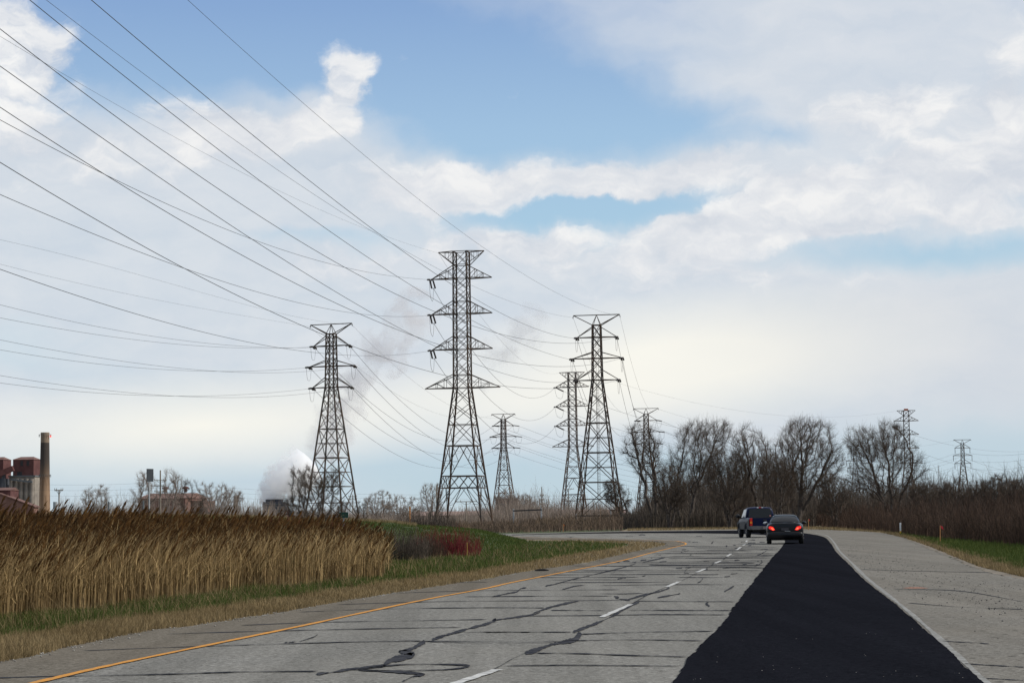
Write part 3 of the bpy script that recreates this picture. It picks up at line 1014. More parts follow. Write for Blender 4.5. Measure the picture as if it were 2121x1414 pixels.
brush('far_scrub', [(120, 1097), (500, 1093), (930, 1087), (930, 1080), (500, 1085), (120, 1090)], 15000,
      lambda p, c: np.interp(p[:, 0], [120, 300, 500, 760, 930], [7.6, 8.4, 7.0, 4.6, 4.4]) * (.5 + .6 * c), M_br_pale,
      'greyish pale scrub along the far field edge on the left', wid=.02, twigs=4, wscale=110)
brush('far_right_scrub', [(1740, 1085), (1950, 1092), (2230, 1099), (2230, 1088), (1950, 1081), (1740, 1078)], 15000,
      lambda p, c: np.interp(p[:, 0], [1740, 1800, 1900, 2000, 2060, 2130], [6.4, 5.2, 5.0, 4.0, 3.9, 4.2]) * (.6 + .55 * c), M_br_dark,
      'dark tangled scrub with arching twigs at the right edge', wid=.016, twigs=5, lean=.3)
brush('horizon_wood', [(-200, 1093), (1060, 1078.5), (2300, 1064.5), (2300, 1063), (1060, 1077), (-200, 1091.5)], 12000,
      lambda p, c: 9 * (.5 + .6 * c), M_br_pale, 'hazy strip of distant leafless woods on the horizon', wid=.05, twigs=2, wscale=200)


# shrubs one can tell apart
def shrub(name, label, cat, x, y, hgt, width, m, n=420, twigs=7, lean=.4, group=None, wid=.014, bank=False, spread=.25):
    g = gnd(x, y)
    if bank:
        g[2] = float(bank_z(np.array([g[0]]), np.array([g[1]]))[0])
    G = np.zeros((n, 3))
    a = RNG.uniform(0, 2 * math.pi, n)
    r = np.sqrt(RNG.random(n)) * width * spread
    G[:, 0] = np.cos(a) * r
    G[:, 1] = np.sin(a) * r * .8
    h = hgt * (.35 + .7 * RNG.random(n) ** .8) * (1 - .55 * (r / (width * spread)) ** 2)
    b = a + RNG.normal(0, .5, n)
    W = wid * max(1, g[1] / 60)
    segs = 4
    rows = []
    ln = max(.28, (width * .5 - width * spread) / hgt) * RNG.uniform(0, 1.6, n)
    dr = np.stack([np.cos(b) * ln, np.sin(b) * ln, 0 * b], -1)
    wdir = np.stack([np.cos(a + 1.3), np.sin(a + 1.3), 0 * a], -1)
    for k in range(segs + 1):
        t = k / segs
        c_ = G + np.array([0, 0, 1.0]) * (h * t)[:, None] + dr * (h * t ** 1.4)[:, None] + RNG.normal(0, .012 * hgt, (n, 3)) * (k > 0)
        ww = W * (1.2 - t) * wdir / 2
        rows += [c_ - ww, c_ + ww]
    V = np.stack(rows, 1).reshape(-1, 3)
    k2 = 2 * (segs + 1)
    f = np.array([(2 * k, 2 * k + 1, 2 * k + 3, 2 * k + 2) for k in range(segs)])
    Fc = (f[None] + (np.arange(n) * k2)[:, None, None]).reshape(-1, 4)
    root = thing(name, label, cat, tuple(g), group=group)
    np_mesh('stems', V, Fc, m, root, rnd=np.repeat(RNG.random(n), k2))
    parts = []
    for q in range(twigs):
        t = RNG.uniform(.3, 1, n)
        Gl = G + np.array([0, 0, 1.0]) * (h * t)[:, None] + dr * (h * t ** 1.4)[:, None]
        V, Fc, k, _, _ = blades(Gl, hgt * RNG.uniform(.08, .22, n), W * .55 * np.ones(n), .6, 2)
        parts.append((V, Fc, np.repeat(RNG.random(n), k)))
    V, Fc, r_ = merge(parts)
    np_mesh('twigs', V, Fc, m, root, rnd=r_)
    return root


shrub('dogwood_shrub', 'crimson stemmed dogwood bush on the green median', 'shrub', 925, 1153, 1.2, 2.7, M_dogwood, n=560, wid=.010, spread=.46)
shrub('dogwood_shrub', 'crimson stemmed dogwood shoots growing among the tan reeds', 'shrub', 640, 1182, 1.75, 2.6, M_dogwood, n=170, twigs=4, wid=.011, spread=.42)
shrub('brown_shrub', 'dull brown bush between the reeds and the crimson dogwood', 'shrub', 835, 1162, 1.25, 2.0, M_br_dark, n=600, wid=.010, spread=.46)
shrub('brown_shrub', 'reddish brown bush touching the left side of the crimson dogwood', 'shrub', 880, 1156, .95, 1.6, M_br_red, n=420, wid=.010, spread=.46)
shrub('brown_shrub', 'greyish brown bush behind the crimson dogwood, left of the tall centre pylon', 'shrub', 885, 1118, 2.2, 4.6, M_br_dark, n=700, wid=.014, spread=.46)
shrub('brown_shrub', 'tawny brown bush at the foot of the tall centre pylon', 'shrub', 945, 1110, 1.4, 2.6, M_br_tan, n=300, wid=.014, spread=.42, bank=True)
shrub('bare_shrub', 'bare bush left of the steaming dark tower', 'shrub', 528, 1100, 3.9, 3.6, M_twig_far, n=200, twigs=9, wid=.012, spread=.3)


# ------------------------------------------------------------------ bare trees
def frames(D):
    """two unit vectors across each direction"""
    a = np.cross(D, np.array([.31, .17, .93]))
    a /= np.maximum(np.linalg.norm(a, axis=1, keepdims=True), 1e-6)
    return a, np.cross(D, a)


def prisms(P, Q, rp, rq, sides):
    """one tapered prism per edge P->Q"""
    D = Q - P
    D = D / np.maximum(np.linalg.norm(D, axis=1, keepdims=True), 1e-6)
    a, b = frames(D)
    rows = []
    for e, r in ((P, rp), (Q, rq)):
        for k in range(sides):
            t = 2 * math.pi * k / sides
            rows.append(e + (a * math.cos(t) + b * math.sin(t)) * r[:, None])
    V = np.stack(rows, 1).reshape(-1, 3)
    f = np.array([(k, (k + 1) % sides, sides + (k + 1) % sides, sides + k) for k in range(sides)])
    Fc = (f[None] + (np.arange(len(P)) * 2 * sides)[:, None, None]).reshape(-1, 4)
    return V, Fc


def tree(name, label, x, y, H, W, lean=0.0, forks=3, m_b=None, m_t=None, seed=0, low=.25, dens=1.0, group=None, tw=.016, droop=0.0, flat=1.0, natt=900, limb=1.0):
    """bare tree grown towards points spread through its crown: trunk and limbs, then branchlets and fine twigs"""
    r = np.random.default_rng(seed)
    g = gnd(x, y)
    m_b = m_b or M_bark
    m_t = m_t or M_twig
    kk = max(1.0, g[1] / 200)
    c0 = H * low
    # lumpy crown: several overlapping clumps inside one outline
    A = []
    nl = 9
    lob = [(0, 0, (H + c0) / 2, .46 * W, .46 * (H - c0))]
    for k in range(nl):
        a = r.uniform(0, 2 * math.pi)
        zz = r.uniform(.25, .9)
        rad = W * .38 * math.sqrt(max(.1, 1 - (2 * zz - 1.05) ** 2))
        lob.append((math.cos(a) * rad, math.sin(a) * rad * .8, c0 + (H - c0) * zz * .9, W * r.uniform(.12, .22), (H - c0) * r.uniform(.10, .2)))
    tot = int(natt * dens * 1.25)
    while len(A) < tot:
        L = lob[0] if r.random() < .35 else lob[r.integers(1, nl + 1)]
        v = r.normal(0, 1, 3)
        v = v / np.linalg.norm(v) * r.random() ** .4
        p = np.array([L[0] + v[0] * L[3], L[1] + v[1] * L[3], L[2] + v[2] * L[4]])
        if c0 * .5 < p[2] < H:
            A.append(p)
    A = np.array(A)
    A[:, 0] += lean * A[:, 2]
    step = H * .032
    N = []
    par = []
    for f in range(forks):
        a = 2 * math.pi * f / forks + r.uniform(-.6, .6)
        sp = (.16 if forks > 1 else 0) * W / H
        p = np.array([math.cos(a) * H * .012, math.sin(a) * H * .012, -.05])
        d = np.array([math.cos(a) * sp * 2 + lean, math.sin(a) * sp * 1.5, 1.0])
        d /= np.linalg.norm(d)
        N.append(p)
        par.append(-1)
        for k in range(max(3, int(c0 * .75 / step))):
            d = d + r.normal(0, .06, 3)
            d /= np.linalg.norm(d)
            p = p + d * step
            N.append(p)
            par.append(len(N) - 2)
    N = np.array(N)
    par = list(par)
    for it in range(110):
        if not len(A):
            break
        D = np.linalg.norm(A[:, None] - N[None], axis=2)
        j = D.argmin(1)
        dm = D[np.arange(len(A)), j]
        keep = dm > step * 1.25
        A, j, dm = A[keep], j[keep], dm[keep]
        if not len(A):
            break
        v = (A - N[j]) / dm[:, None]
        acc = np.zeros_like(N)
        np.add.at(acc, j, v)
        idx = np.unique(j)
        d = acc[idx]
        d = d / np.maximum(np.linalg.norm(d, axis=1, keepdims=True), 1e-6) + r.normal(0, .22, (len(idx), 3)) + np.array([0, 0, .10 - droop])
        d /= np.linalg.norm(d, axis=1, keepdims=True)
        new = N[idx] + d * step * r.uniform(.8, 1.1, (len(idx), 1))
        N = np.vstack([N, new])
        par += list(idx)
        if len(N) > 3200:
            break
    par = np.array(par)
    n = len(N)
    # pipe model thickness
    w = np.zeros(n)
    kids = np.zeros(n, int)
    for i in range(n - 1, -1, -1):
        if w[i] == 0:
            w[i] = 1.0
        if par[i] >= 0:
            w[par[i]] += w[i]
            kids[par[i]] += 1
    rad = w ** .5
    rad = rad / rad.max() * (H * .0135 + .04) * limb
    rad = np.maximum(rad, tw * .45 * kk)
    e = np.where(par >= 0)[0]
    big = rad[e] > (H * .0042 + .008)
    root = thing(name, label, 'tree', tuple(g), group=group)
    if not big.any():
        big = rad[e] > np.quantile(rad[e], .9)
    eb = e[big]
    V, Fc = prisms(N[par[eb]], N[eb], np.minimum(rad[par[eb]], rad[eb] * 1.5), rad[eb], 6)
    np_mesh('trunk', V, Fc, m_b, root, rnd=r.random(len(V)))
    es = e[~big]
    V, Fc = prisms(N[par[es]], N[es], np.minimum(rad[par[es]], rad[es] * 1.5), rad[es], 3)
    parts = [(V, Fc, np.repeat(r.random(len(es)), 6))]
    # branchlets and twigs
    src = np.where(w < 14)[0]
    src = src[N[src, 2] > c0 * .5]
    for q in range(int(round(12 * dens))):
        b = N[src] + r.normal(0, step * .25, (len(src), 3))
        dn = N[src] - N[np.maximum(par[src], 0)]
        dn /= np.maximum(np.linalg.norm(dn, axis=1, keepdims=True), 1e-6)
        out = N[src] - np.array([lean * H * .6, 0, H * .55])
        out /= np.maximum(np.linalg.norm(out, axis=1, keepdims=True), 1e-6)
        d = dn * .6 + out * .35 + r.normal(0, .5, b.shape) + np.array([0, 0, .28 - droop * 2.2])
        d /= np.linalg.norm(d, axis=1, keepdims=True)
        ln = H * r.uniform(.02, .078, len(src))
        mid = b + d * ln[:, None] * .5
        d2 = d + r.normal(0, .28, d.shape) + np.array([0, 0, .12 - droop])
        end = mid + d2 * ln[:, None] * .55
        t1 = np.full(len(src), tw * .36 * kk)
        for (p_, q_, ra, rb) in ((b, mid, t1, t1 * .8), (mid, end, t1 * .8, t1 * .35)):
            V, Fc = prisms(p_, q_, ra, rb, 3)
            parts.append((V, Fc, np.repeat(r.random(len(src)), 6)))
    V, Fc, rn = merge(parts)
    np_mesh('crown', V, Fc, m_t, root, rnd=rn)
    return root


TG = 'bare trees behind the bend'
# label, foot x, foot y, top y, crown width, crown centre x (all as seen in the photograph)
TREES = [
    ('leaning vine-hung tree whose twigs cover the small rear pylon', 1358, 1092, 866, 84, 1336, dict(forks=2, seed=3, low=.34, natt=800)),
    ('broad dark bare tree with rounded crown, second from the left behind the bend', 1414, 1092, 862, 138, 1448, dict(forks=2, seed=12, low=.26, natt=2000)),
    ('slim upright bare tree behind the blue pickup truck', 1578, 1091, 873, 90, 1562, dict(forks=2, seed=23, low=.28, natt=1000)),
    ('widest bare tree with fine brown twigs above the dark sedan', 1650, 1091, 856, 160, 1668, dict(forks=4, seed=31, low=.24, natt=2200)),
    ('vase shaped bare tree standing alone before the distant tall pylon', 1847, 1095, 868, 168, 1838, dict(forks=3, seed=47, low=.2, natt=1700)),
    ('short crooked tree hung with drooping vines at the right pylon foot', 1300, 1092, 985, 56, 1282, dict(forks=2, seed=52, low=.3, natt=600, droop=.35)),
    ('dense low bare tree filling the gap beneath the slim tree', 1512, 1092, 925, 110, 1510, dict(forks=4, seed=61, low=.1, natt=1300)),
    ('low bare tree at the left foot of the broad rounded tree', 1388, 1093, 955, 80, 1390, dict(forks=3, seed=62, low=.1, natt=900)),
    ('bushy low tree between the slim tree and the widest tree', 1612, 1092, 930, 90, 1612, dict(forks=4, seed=66, low=.1, natt=1100)),
    ('low dark bare tree right of the widest tree', 1732, 1092, 975, 80, 1732, dict(forks=4, seed=63, low=.1, natt=900)),
    ('stunted bare tree beneath the distant suspension pylon', 1975, 1106, 985, 70, 1978, dict(forks=3, seed=71, low=.2, natt=500)),
    ('arching bare tree near the right edge of the picture', 2088, 1108, 976, 74, 2078, dict(forks=2, seed=72, low=.3, natt=520, droop=.2)),
    ('low bare tree right of the vase shaped tree', 1922, 1099, 992, 90, 1922, dict(forks=4, seed=73, low=.1, natt=700)),
    ('spreading low tree at the right edge beside the arching tree', 2124, 1110, 984, 70, 2122, dict(forks=3, seed=74, low=.2, natt=520)),
    ('low tree between the stunted tree and the arching tree', 2028, 1108, 990, 66, 2028, dict(forks=3, seed=75, low=.2, natt=450)),
]
for lb_, x_, y_, yt_, wp_, xc_, kw_ in TREES:
    zt_ = gnd(x_, y_)[1]
    h_ = HCAM + (yh(x_) - yt_) * zt_ / F
    tree('bare_tree', lb_, x_, y_, h_, wp_ * zt_ / F, lean=(xc_ - x_) / (.62 * (y_ - yt_)), group=TG, dens=1.0, **kw_)
for lb_, x_, y_, yt_, wp_, xc_, m1_, m2_, kw_ in [
    ('tall bare many-stemmed shrub before the left pylon', 656, 1135, 958, 140, 655, M_bark, M_twig, dict(forks=9, seed=5, low=.04, natt=520, tw=.013, limb=.42)),
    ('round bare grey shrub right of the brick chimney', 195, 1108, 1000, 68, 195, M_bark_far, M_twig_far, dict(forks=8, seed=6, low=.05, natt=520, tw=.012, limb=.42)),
    ('slender bare saplings before the red shed', 402, 1112, 982, 70, 396, M_bark, M_twig, dict(forks=4, seed=8, low=.1, natt=130, tw=.012, limb=.42)),
    ('small bare saplings right of the left pylon', 742, 1110, 1030, 40, 748, M_bark, M_twig, dict(forks=3, seed=9, low=.1, natt=60, tw=.011, limb=.42))]:
    zt_ = gnd(x_, y_)[1]
    h_ = HCAM + (yh(x_) - yt_) * zt_ / F
    o_ = tree('bare_shrub', lb_, x_, y_, h_, wp_ * zt_ / F, lean=(xc_ - x_) / (.62 * (y_ - yt_)), dens=1.0, m_b=m1_, m_t=m2_, **kw_)
    o_['category'] = 'shrub'
FG = 'small pale trees far across the field'
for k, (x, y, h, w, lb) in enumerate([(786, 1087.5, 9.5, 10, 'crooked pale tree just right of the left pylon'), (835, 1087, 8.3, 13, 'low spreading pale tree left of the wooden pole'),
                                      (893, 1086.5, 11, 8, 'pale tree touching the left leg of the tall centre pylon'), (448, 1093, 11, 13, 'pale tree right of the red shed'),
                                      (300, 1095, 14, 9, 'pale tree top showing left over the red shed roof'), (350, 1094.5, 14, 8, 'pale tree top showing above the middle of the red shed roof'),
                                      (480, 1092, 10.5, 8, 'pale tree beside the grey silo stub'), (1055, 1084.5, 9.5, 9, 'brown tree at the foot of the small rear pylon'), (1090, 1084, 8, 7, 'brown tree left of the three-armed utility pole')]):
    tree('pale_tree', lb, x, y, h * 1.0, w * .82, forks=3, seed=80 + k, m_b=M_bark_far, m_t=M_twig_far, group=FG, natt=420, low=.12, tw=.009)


# ------------------------------------------------------------------ pylons
def zc(z, zs, ws):
    return float(np.interp(z, zs, ws))


def ring(mb, z, h, w):
    c = [(-h, -h, z), (h, -h, z), (h, h, z), (-h, h, z)]
    for i in range(4):
        mb.bar(c[i], c[(i + 1) % 4], w)


def xface(mb, z0, h0, z1, h1, w):
    a = [(-h0, -h0, z0), (h0, -h0, z0), (h0, h0, z0), (-h0, h0, z0)]
    b = [(-h1, -h1, z1), (h1, -h1, z1), (h1, h1, z1), (-h1, h1, z1)]
    for i in range(4):
        j = (i + 1) % 4
        mb.bar(a[i], b[j], w)
        mb.bar(a[j], b[i], w)


def lattice_arm(mb, sgn, L, z, tie, h, w, truss=False):
    tip = Vector((sgn * L, 0, z))
    for s in (-1, 1):
        a = Vector((sgn * h, s * h, z))
        b = Vector((sgn * h, s * h, z + tie))
        mb.bar(a, tip, w * 1.25)
        mb.bar(b, tip, w)
        if truss:
            for t in (.33, .62):
                p, q = a.lerp(tip, t), b.lerp(tip, t)
                mb.bar(p, q, w * .55)
            mb.bar(a, b.lerp(tip, .33), w * .6)
            mb.bar(a.lerp(tip, .33), b.lerp(tip, .62), w * .55)
    if truss:
        for t in (.33, .62):
            p, q = Vector((sgn * h, -h, z)).lerp(tip, t), Vector((sgn * h, h, z)).lerp(tip, t)
            mb.bar(p, q, w * .55)
    return tip


def string_mesh(mb, p, q, r=.13, disks=9):
    """insulator string: a rod with sheds"""
    p, q = Vector(p), Vector(q)
    n = disks * 2 + 1
    pts = [p.lerp(q, i / (n - 1)) for i in range(n)]
    mb.tube(pts, [r if i % 2 else r * .45 for i in range(n)], n=6)


def rotz(v, a):
    return Vector((v[0] * math.cos(a) - v[1] * math.sin(a), v[0] * math.sin(a) + v[1] * math.cos(a), v[2]))


def tower_a(name, label, x, Z, rz, mset, wdir_in, wdir_out, strain=True, s=1.0, k=1.0, sides=(-1, 1)):
    """three-armed double circuit pylon; returns world attachment points"""
    X = at(x, 1080, Z)[0]
    root = thing(name, label, 'pylon', (X, Z, 0), rz, 'steel lattice pylons')
    zs, ws = [0, 22.7, 31.3], [3.45, .76, .62]
    H = lambda z: zc(z, zs, ws)
    mb = MB()
    W = .2 * k
    for sx in (-1, 1):
        for sy in (-1, 1):
            mb.bar((sx * H(0), sy * H(0), 0), (sx * H(22.7), sy * H(22.7), 22.7), W)
            mb.bar((sx * H(22.7), sy * H(22.7), 22.7), (sx * H(31.3), sy * H(31.3), 31.3), W * .85)
    lv = [31.3, 29.4, 27.7, 26.1, 24.4, 22.7, 20.7, 18.5, 16.0]
    for a, b in zip(lv[:-1], lv[1:]):
        xface(mb, b, H(b), a, H(a), .085 * k)
    for z in (31.3, 29.4, 26.1, 22.7):
        ring(mb, z, H(z), .13 * k)
    for a, b in ((16.0, 11.4), (11.4, 6.8), (6.8, 1.6)):
        xface(mb, b, H(b), a, H(a), .10 * k)
        ring(mb, (a + b) / 2, H((a + b) / 2), .085 * k)
    for z in (16.0, 11.4, 6.8):
        ring(mb, z, H(z), .13 * k)
    ring(mb, 1.6, H(1.6), .14 * k)
    mb.build('tower_body', mset[0], root)
    # ladder up the middle
    ld = MB()
    for sx in (-.18, .18):
        ld.bar((sx, .1, 2), (sx, .1, 31), .035 * k)
    for i in range(58):
        ld.bar((-.18, .1, 2.2 + i * .5), (.18, .1, 2.2 + i * .5), .03 * k)
    ld.build('ladder', mset[0], root)
    for sg in (-1, 1):
        top = MB()
        e = (sg * 3.65, 0, 32.9)
        for s_ in (-1, 1):
            top.bar((sg * .62, s_ * .62, 31.3), e, .12 * k)
            top.bar((sg * .62, s_ * .62, 31.3), (0, 0, 32.9), .08 * k)
        top.bar((0, 0, 32.9), e, .13 * k)
        top.bar(e, (sg * 3.75, 0, 32.45), .1 * k)
        top.build('top_arm', mset[0], root)
    P = {}
    P['shield'] = {sg: Vector((sg * 3.7, 0, 32.6)) for sg in (-1, 1)}
    for i, (z, L, tie) in enumerate(((29.4, 3.15, 1.6), (26.1, 3.95, .95), (22.7, 3.4, 1.6))):
        tips = {}
        for sg in (-1, 1):
            mb = MB()
            tips[sg] = lattice_arm(mb, sg, L, z, tie, H(z), .11 * k)
            mb.box((sg * L, 0, z - .03), (.45, .22, .22))
            mb.build('cross_arm', mset[0], root)
        P[i] = {}
        for sg in (-1, 1):
            if strain:
                ends = []
                for dv in (wdir_in, wdir_out):
                    d = rotz(Vector((dv[0], dv[1], 0)).normalized(), -rz)
                    d.z = -.12
                    side = Vector((-d.y, d.x, 0)).normalized()
                    mb = MB()
                    for o in (-.17, .17):
                        string_mesh(mb, tips[sg] + side * o * .8 + d * .25, tips[sg] + side * o + d * 1.75, .15)
                    mb.bar(tips[sg] + side * -.25 + d * 1.8, tips[sg] + side * .25 + d * 1.8, .07 * k)
                    mb.bar(tips[sg], tips[sg] + d * .3, .09 * k)
                    mb.build('insulator_string', mset[1], root)
                    ends.append(tips[sg] + d * 1.85)
                jb = MB()
                pts = []
                for t in np.linspace(0, 1, 13):
                    p = ends[0].lerp(ends[1], t)
                    p.z -= 2.0 * (1 - (2 * t - 1) ** 4) * .98
                    pts.append(p)
                jb.tube(pts, .022 * k, n=4)
                jb.build('jumper_cable', M_wire, root)
                P[i][sg] = (ends[0], ends[1])
            else:
                mb = MB()
                string_mesh(mb, tips[sg] + Vector((0, 0, -.1)), tips[sg] + Vector((0, 0, -2.3)), .10 * k, 10)
                mb.build('insulator_string', mset[1], root)
                e = tips[sg] + Vector((0, 0, -2.4))
                P[i][sg] = (e, e)
    return world_pts(P, root)


def world_pts(P, root):
    M = Matrix.Translation(root.location) @ Matrix.Rotation(root.rotation_euler.z, 4, 'Z')
    out = {}
    for k_, v in P.items():
        out[k_] = {sg: (tuple(M @ q for q in w) if isinstance(w, tuple) else M @ w) for sg, w in v.items()}
    return out


def tower_b(name, label, x, Z, rz, mset, wdir_in, wdir_out, strain=True, k=1.0, marker=False):
    """four-armed wide pylon, wires on its left arm tips only"""
    X = at(x, 1080, Z)[0]
    root = thing(name, label, 'pylon', (X, Z, 0), rz, 'steel lattice pylons')
    zs, ws = [0, 22.6, 44.9], [3.95, 1.22, 1.1]
    H = lambda z: zc(z, zs, ws)
    mb = MB()
    W = .24 * k
    for sx in (-1, 1):
        for sy in (-1, 1):
            mb.bar((sx * H(0), sy * H(0), 0), (sx * H(22.6), sy * H(22.6), 22.6), W)
            mb.bar((sx * H(22.6), sy * H(22.6), 22.6), (sx * H(44.9), sy * H(44.9), 44.9), W * .85)
    lv = [44.9, 42.7, 40.5, 38.6, 36.7, 34.7, 32.8, 30.9, 28.9, 26.8, 24.7, 22.6, 20.0, 17.4, 13.2]
    for a, b in zip(lv[:-1], lv[1:]):
        xface(mb, b, H(b), a, H(a), .09 * k)
    for z in (44.9, 42.7, 40.5, 36.7, 34.7, 30.9, 28.9, 24.7, 22.6, 16.6):
        ring(mb, z, H(z), .11 * k)
    for z in (13.2, 8.3, 6.4):
        ring(mb, z, H(z), .15 * k)
    ca = [(-1, -1), (1, -1), (1, 1), (-1, 1)]
    for i in range(4):
        a, b = ca[i], ca[(i + 1) % 4]

        def pt(t, z):
            h = H(z)
            return Vector(((a[0] + (b[0] - a[0]) * t) * h, (a[1] + (b[1] - a[1]) * t) * h, z))
        w = .1 * k
        # inverted V under the waist ring, with its small braces
        for t, e in ((.5, 0), (.5, 1)):
            mb.bar(pt(t, 13.2), pt(e, 8.3), w * 1.1)
        for e, m_ in ((0, .25), (1, .75)):
            mid = pt(.5, 13.2).lerp(pt(e, 8.3), .5)
            mb.bar(mid, pt(e, 13.2), w * .7)
            mb.bar(mid, pt(e, 10.75), w * .7)
            q1 = pt(.5, 13.2).lerp(pt(e, 8.3), .75)
            mb.bar(q1, pt(e, 9.5), w * .6)
            mb.bar(q1, pt(e, 10.75), w * .6)
        for q in range(4):
            z0, z1 = (8.3, 6.4) if q % 2 == 0 else (6.4, 8.3)
            mb.bar(pt(q / 4, z0), pt((q + 1) / 4, z1), w * .9)
            mb.bar(pt(q / 4, z1), pt((q + 1) / 4, z0), w * .6)
        # legs below: a V from the belt to each foot
        for e, m1, m2 in ((0, .3, .42), (1, .7, .58)):
            foot = pt(e, 1.2)
            mb.bar(pt(m1, 6.4), foot, w)
            mb.bar(pt(m1, 6.4), pt(e, 3.6), w * .7)
            mb.bar(pt(m2, 6.4), pt(m1, 6.4).lerp(foot, .5), w * .7)
            mb.bar(pt(m1, 6.4).lerp(foot, .5), pt(e, 3.6), w * .6)
    mb.build('tower_body', mset[0], root)
    for sg in (-1, 1):
        top = MB()
        e = Vector((sg * 3.85, 0, 44.9))
        for s_ in (-1, 1):
            a = Vector((sg * 1.1, s_ * 1.1, 42.7))
            b = Vector((sg * 1.1, s_ * 1.1, 44.9))
            top.bar(a, e, .11 * k)
            top.bar(b, e, .13 * k)
            for t in (.3, .6):
                top.bar(a.lerp(e, t), b.lerp(e, t), .05 * k)
            top.bar(b, a.lerp(e, .45), .06 * k)
        top.build('top_arm', mset[0], root)
    if marker:
        mk = MB()
        mk.box((0, 0, 45.3), (1.8, 1.2, .7))
        mk.build('warning_marker', mat('orange_marker', (.55, .16, .09), (.6, .2, .12)), root)
    P = {'shield': {sg: Vector((sg * 3.85, 0, 44.8)) for sg in (-1, 1)}}
    for i, (z, L, tie) in enumerate(((40.5, 5.1, 2.1), (34.7, 5.1, 2.1), (28.9, 5.1, 2.1), (22.6, 6.3, 2.2))):
        tips = {}
        for sg in (-1, 1):
            mb = MB()
            tips[sg] = lattice_arm(mb, sg, L, z, tie, H(z), .12 * k, truss=True)
            mb.build('cross_arm', mset[0], root)
        if i == 3:
            continue
        sg = -1
        if strain:
            ends = []
            for dv in (wdir_in, wdir_out):
                d = rotz(Vector((dv[0], dv[1], 0)).normalized(), -rz)
                d.z = -.12 if dv is wdir_in else -.42
                side = Vector((-d.y, d.x, 0)).normalized()
                mb = MB()
                for o in (-.3, .3):
                    string_mesh(mb, tips[sg] + side * o * .8 + d * .35, tips[sg] + side * o + d * 2.7, .16, 11)
                mb.bar(tips[sg] + side * -.35 + d * 2.75, tips[sg] + side * .35 + d * 2.75, .08 * k)
                mb.bar(tips[sg], tips[sg] + d * .4, .1 * k)
                mb.build('insulator_string', mset[1], root)
                ends.append(tips[sg] + d * 2.8)
            jb = MB()
            pts = []
            for t in np.linspace(0, 1, 15):
                p = ends[0].lerp(ends[1], t)
                p.z -= 2.6 * (1 - (2 * t - 1) ** 4)
                pts.append(p)
            jb.tube(pts, .028 * k, n=4)
            jb.build('jumper_cable', M_wire, root)
            P[i] = {sg: (ends[0], ends[1])}
        else:
            mb = MB()
            string_mesh(mb, tips[sg] + Vector((0, 0, -.1)), tips[sg] + Vector((0, 0, -3.0)), .12 * k, 12)
            mb.build('insulator_string', mset[1], root)
            e = tips[sg] + Vector((0, 0, -3.1))
            P[i] = {sg: (e, e)}
    return world_pts(P, root)


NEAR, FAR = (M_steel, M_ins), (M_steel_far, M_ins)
Z1, Z2, Z3, Z4, Z5, Z6, Z7, Z8, Z9 = 341, 345, 331, 644, 638, 621, 901, 921, 990


def plan(xa, Za, xb, Zb):
    a, b = at(xa, 1080, Za), at(xb, 1080, Zb)
    return (b[0] - a[0], b[1] - a[1])


D1 = plan(687, Z1, 0, 205)
D2 = plan(957, Z2, 0, 112)
D3 = plan(1241, Z3, 0, 100)
O14, O25, O36 = plan(687, Z1, 1045, Z4), plan(957, Z2, 1188, Z5), plan(1241, Z3, 1342, Z6)
T1 = tower_a('lattice_pylon', 'three-armed steel pylon on the left behind the tall bare shrub', 688, Z1, R_(-20), NEAR, D1, O14)
T2 = tower_b('lattice_pylon', 'tallest pylon in the centre with four pairs of cross arms', 961, Z2, R_(-13), NEAR, D2, O25)
T3 = tower_a('lattice_pylon', 'dark three-armed pylon right of centre, beside the trees', 1242, Z3, R_(-11), NEAR, D3, O36)
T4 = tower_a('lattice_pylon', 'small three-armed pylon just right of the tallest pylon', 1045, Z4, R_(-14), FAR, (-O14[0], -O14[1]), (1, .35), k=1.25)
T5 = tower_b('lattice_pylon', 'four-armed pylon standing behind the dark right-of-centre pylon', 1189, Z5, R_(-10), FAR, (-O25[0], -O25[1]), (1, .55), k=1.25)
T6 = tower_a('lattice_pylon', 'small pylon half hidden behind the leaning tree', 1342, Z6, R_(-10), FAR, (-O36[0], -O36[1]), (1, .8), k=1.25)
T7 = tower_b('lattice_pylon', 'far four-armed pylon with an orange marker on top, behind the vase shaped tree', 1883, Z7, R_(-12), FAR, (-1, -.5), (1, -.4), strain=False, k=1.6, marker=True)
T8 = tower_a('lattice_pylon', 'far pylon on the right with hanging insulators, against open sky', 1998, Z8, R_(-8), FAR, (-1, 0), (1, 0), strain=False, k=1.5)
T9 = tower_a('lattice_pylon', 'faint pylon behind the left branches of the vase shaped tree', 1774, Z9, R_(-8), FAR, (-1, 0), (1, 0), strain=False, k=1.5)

# ------------------------------------------------------------------ overhead wires
WG = 'overhead power lines'
WG_NEAR = 'conductors rising over the road to the left'


def cable(pts, r, label, group=WG, n=5, cat='cable'):
    """one wire as its own mesh"""
    mb = MB()
    c0 = Vector(pts[0])
    mb.tube([Vector(p) for p in pts], r, n=n, cap=False)
    o = mb.build('power_cable', M_wire, None, smooth=True)
    return tag(o, label, cat, group)


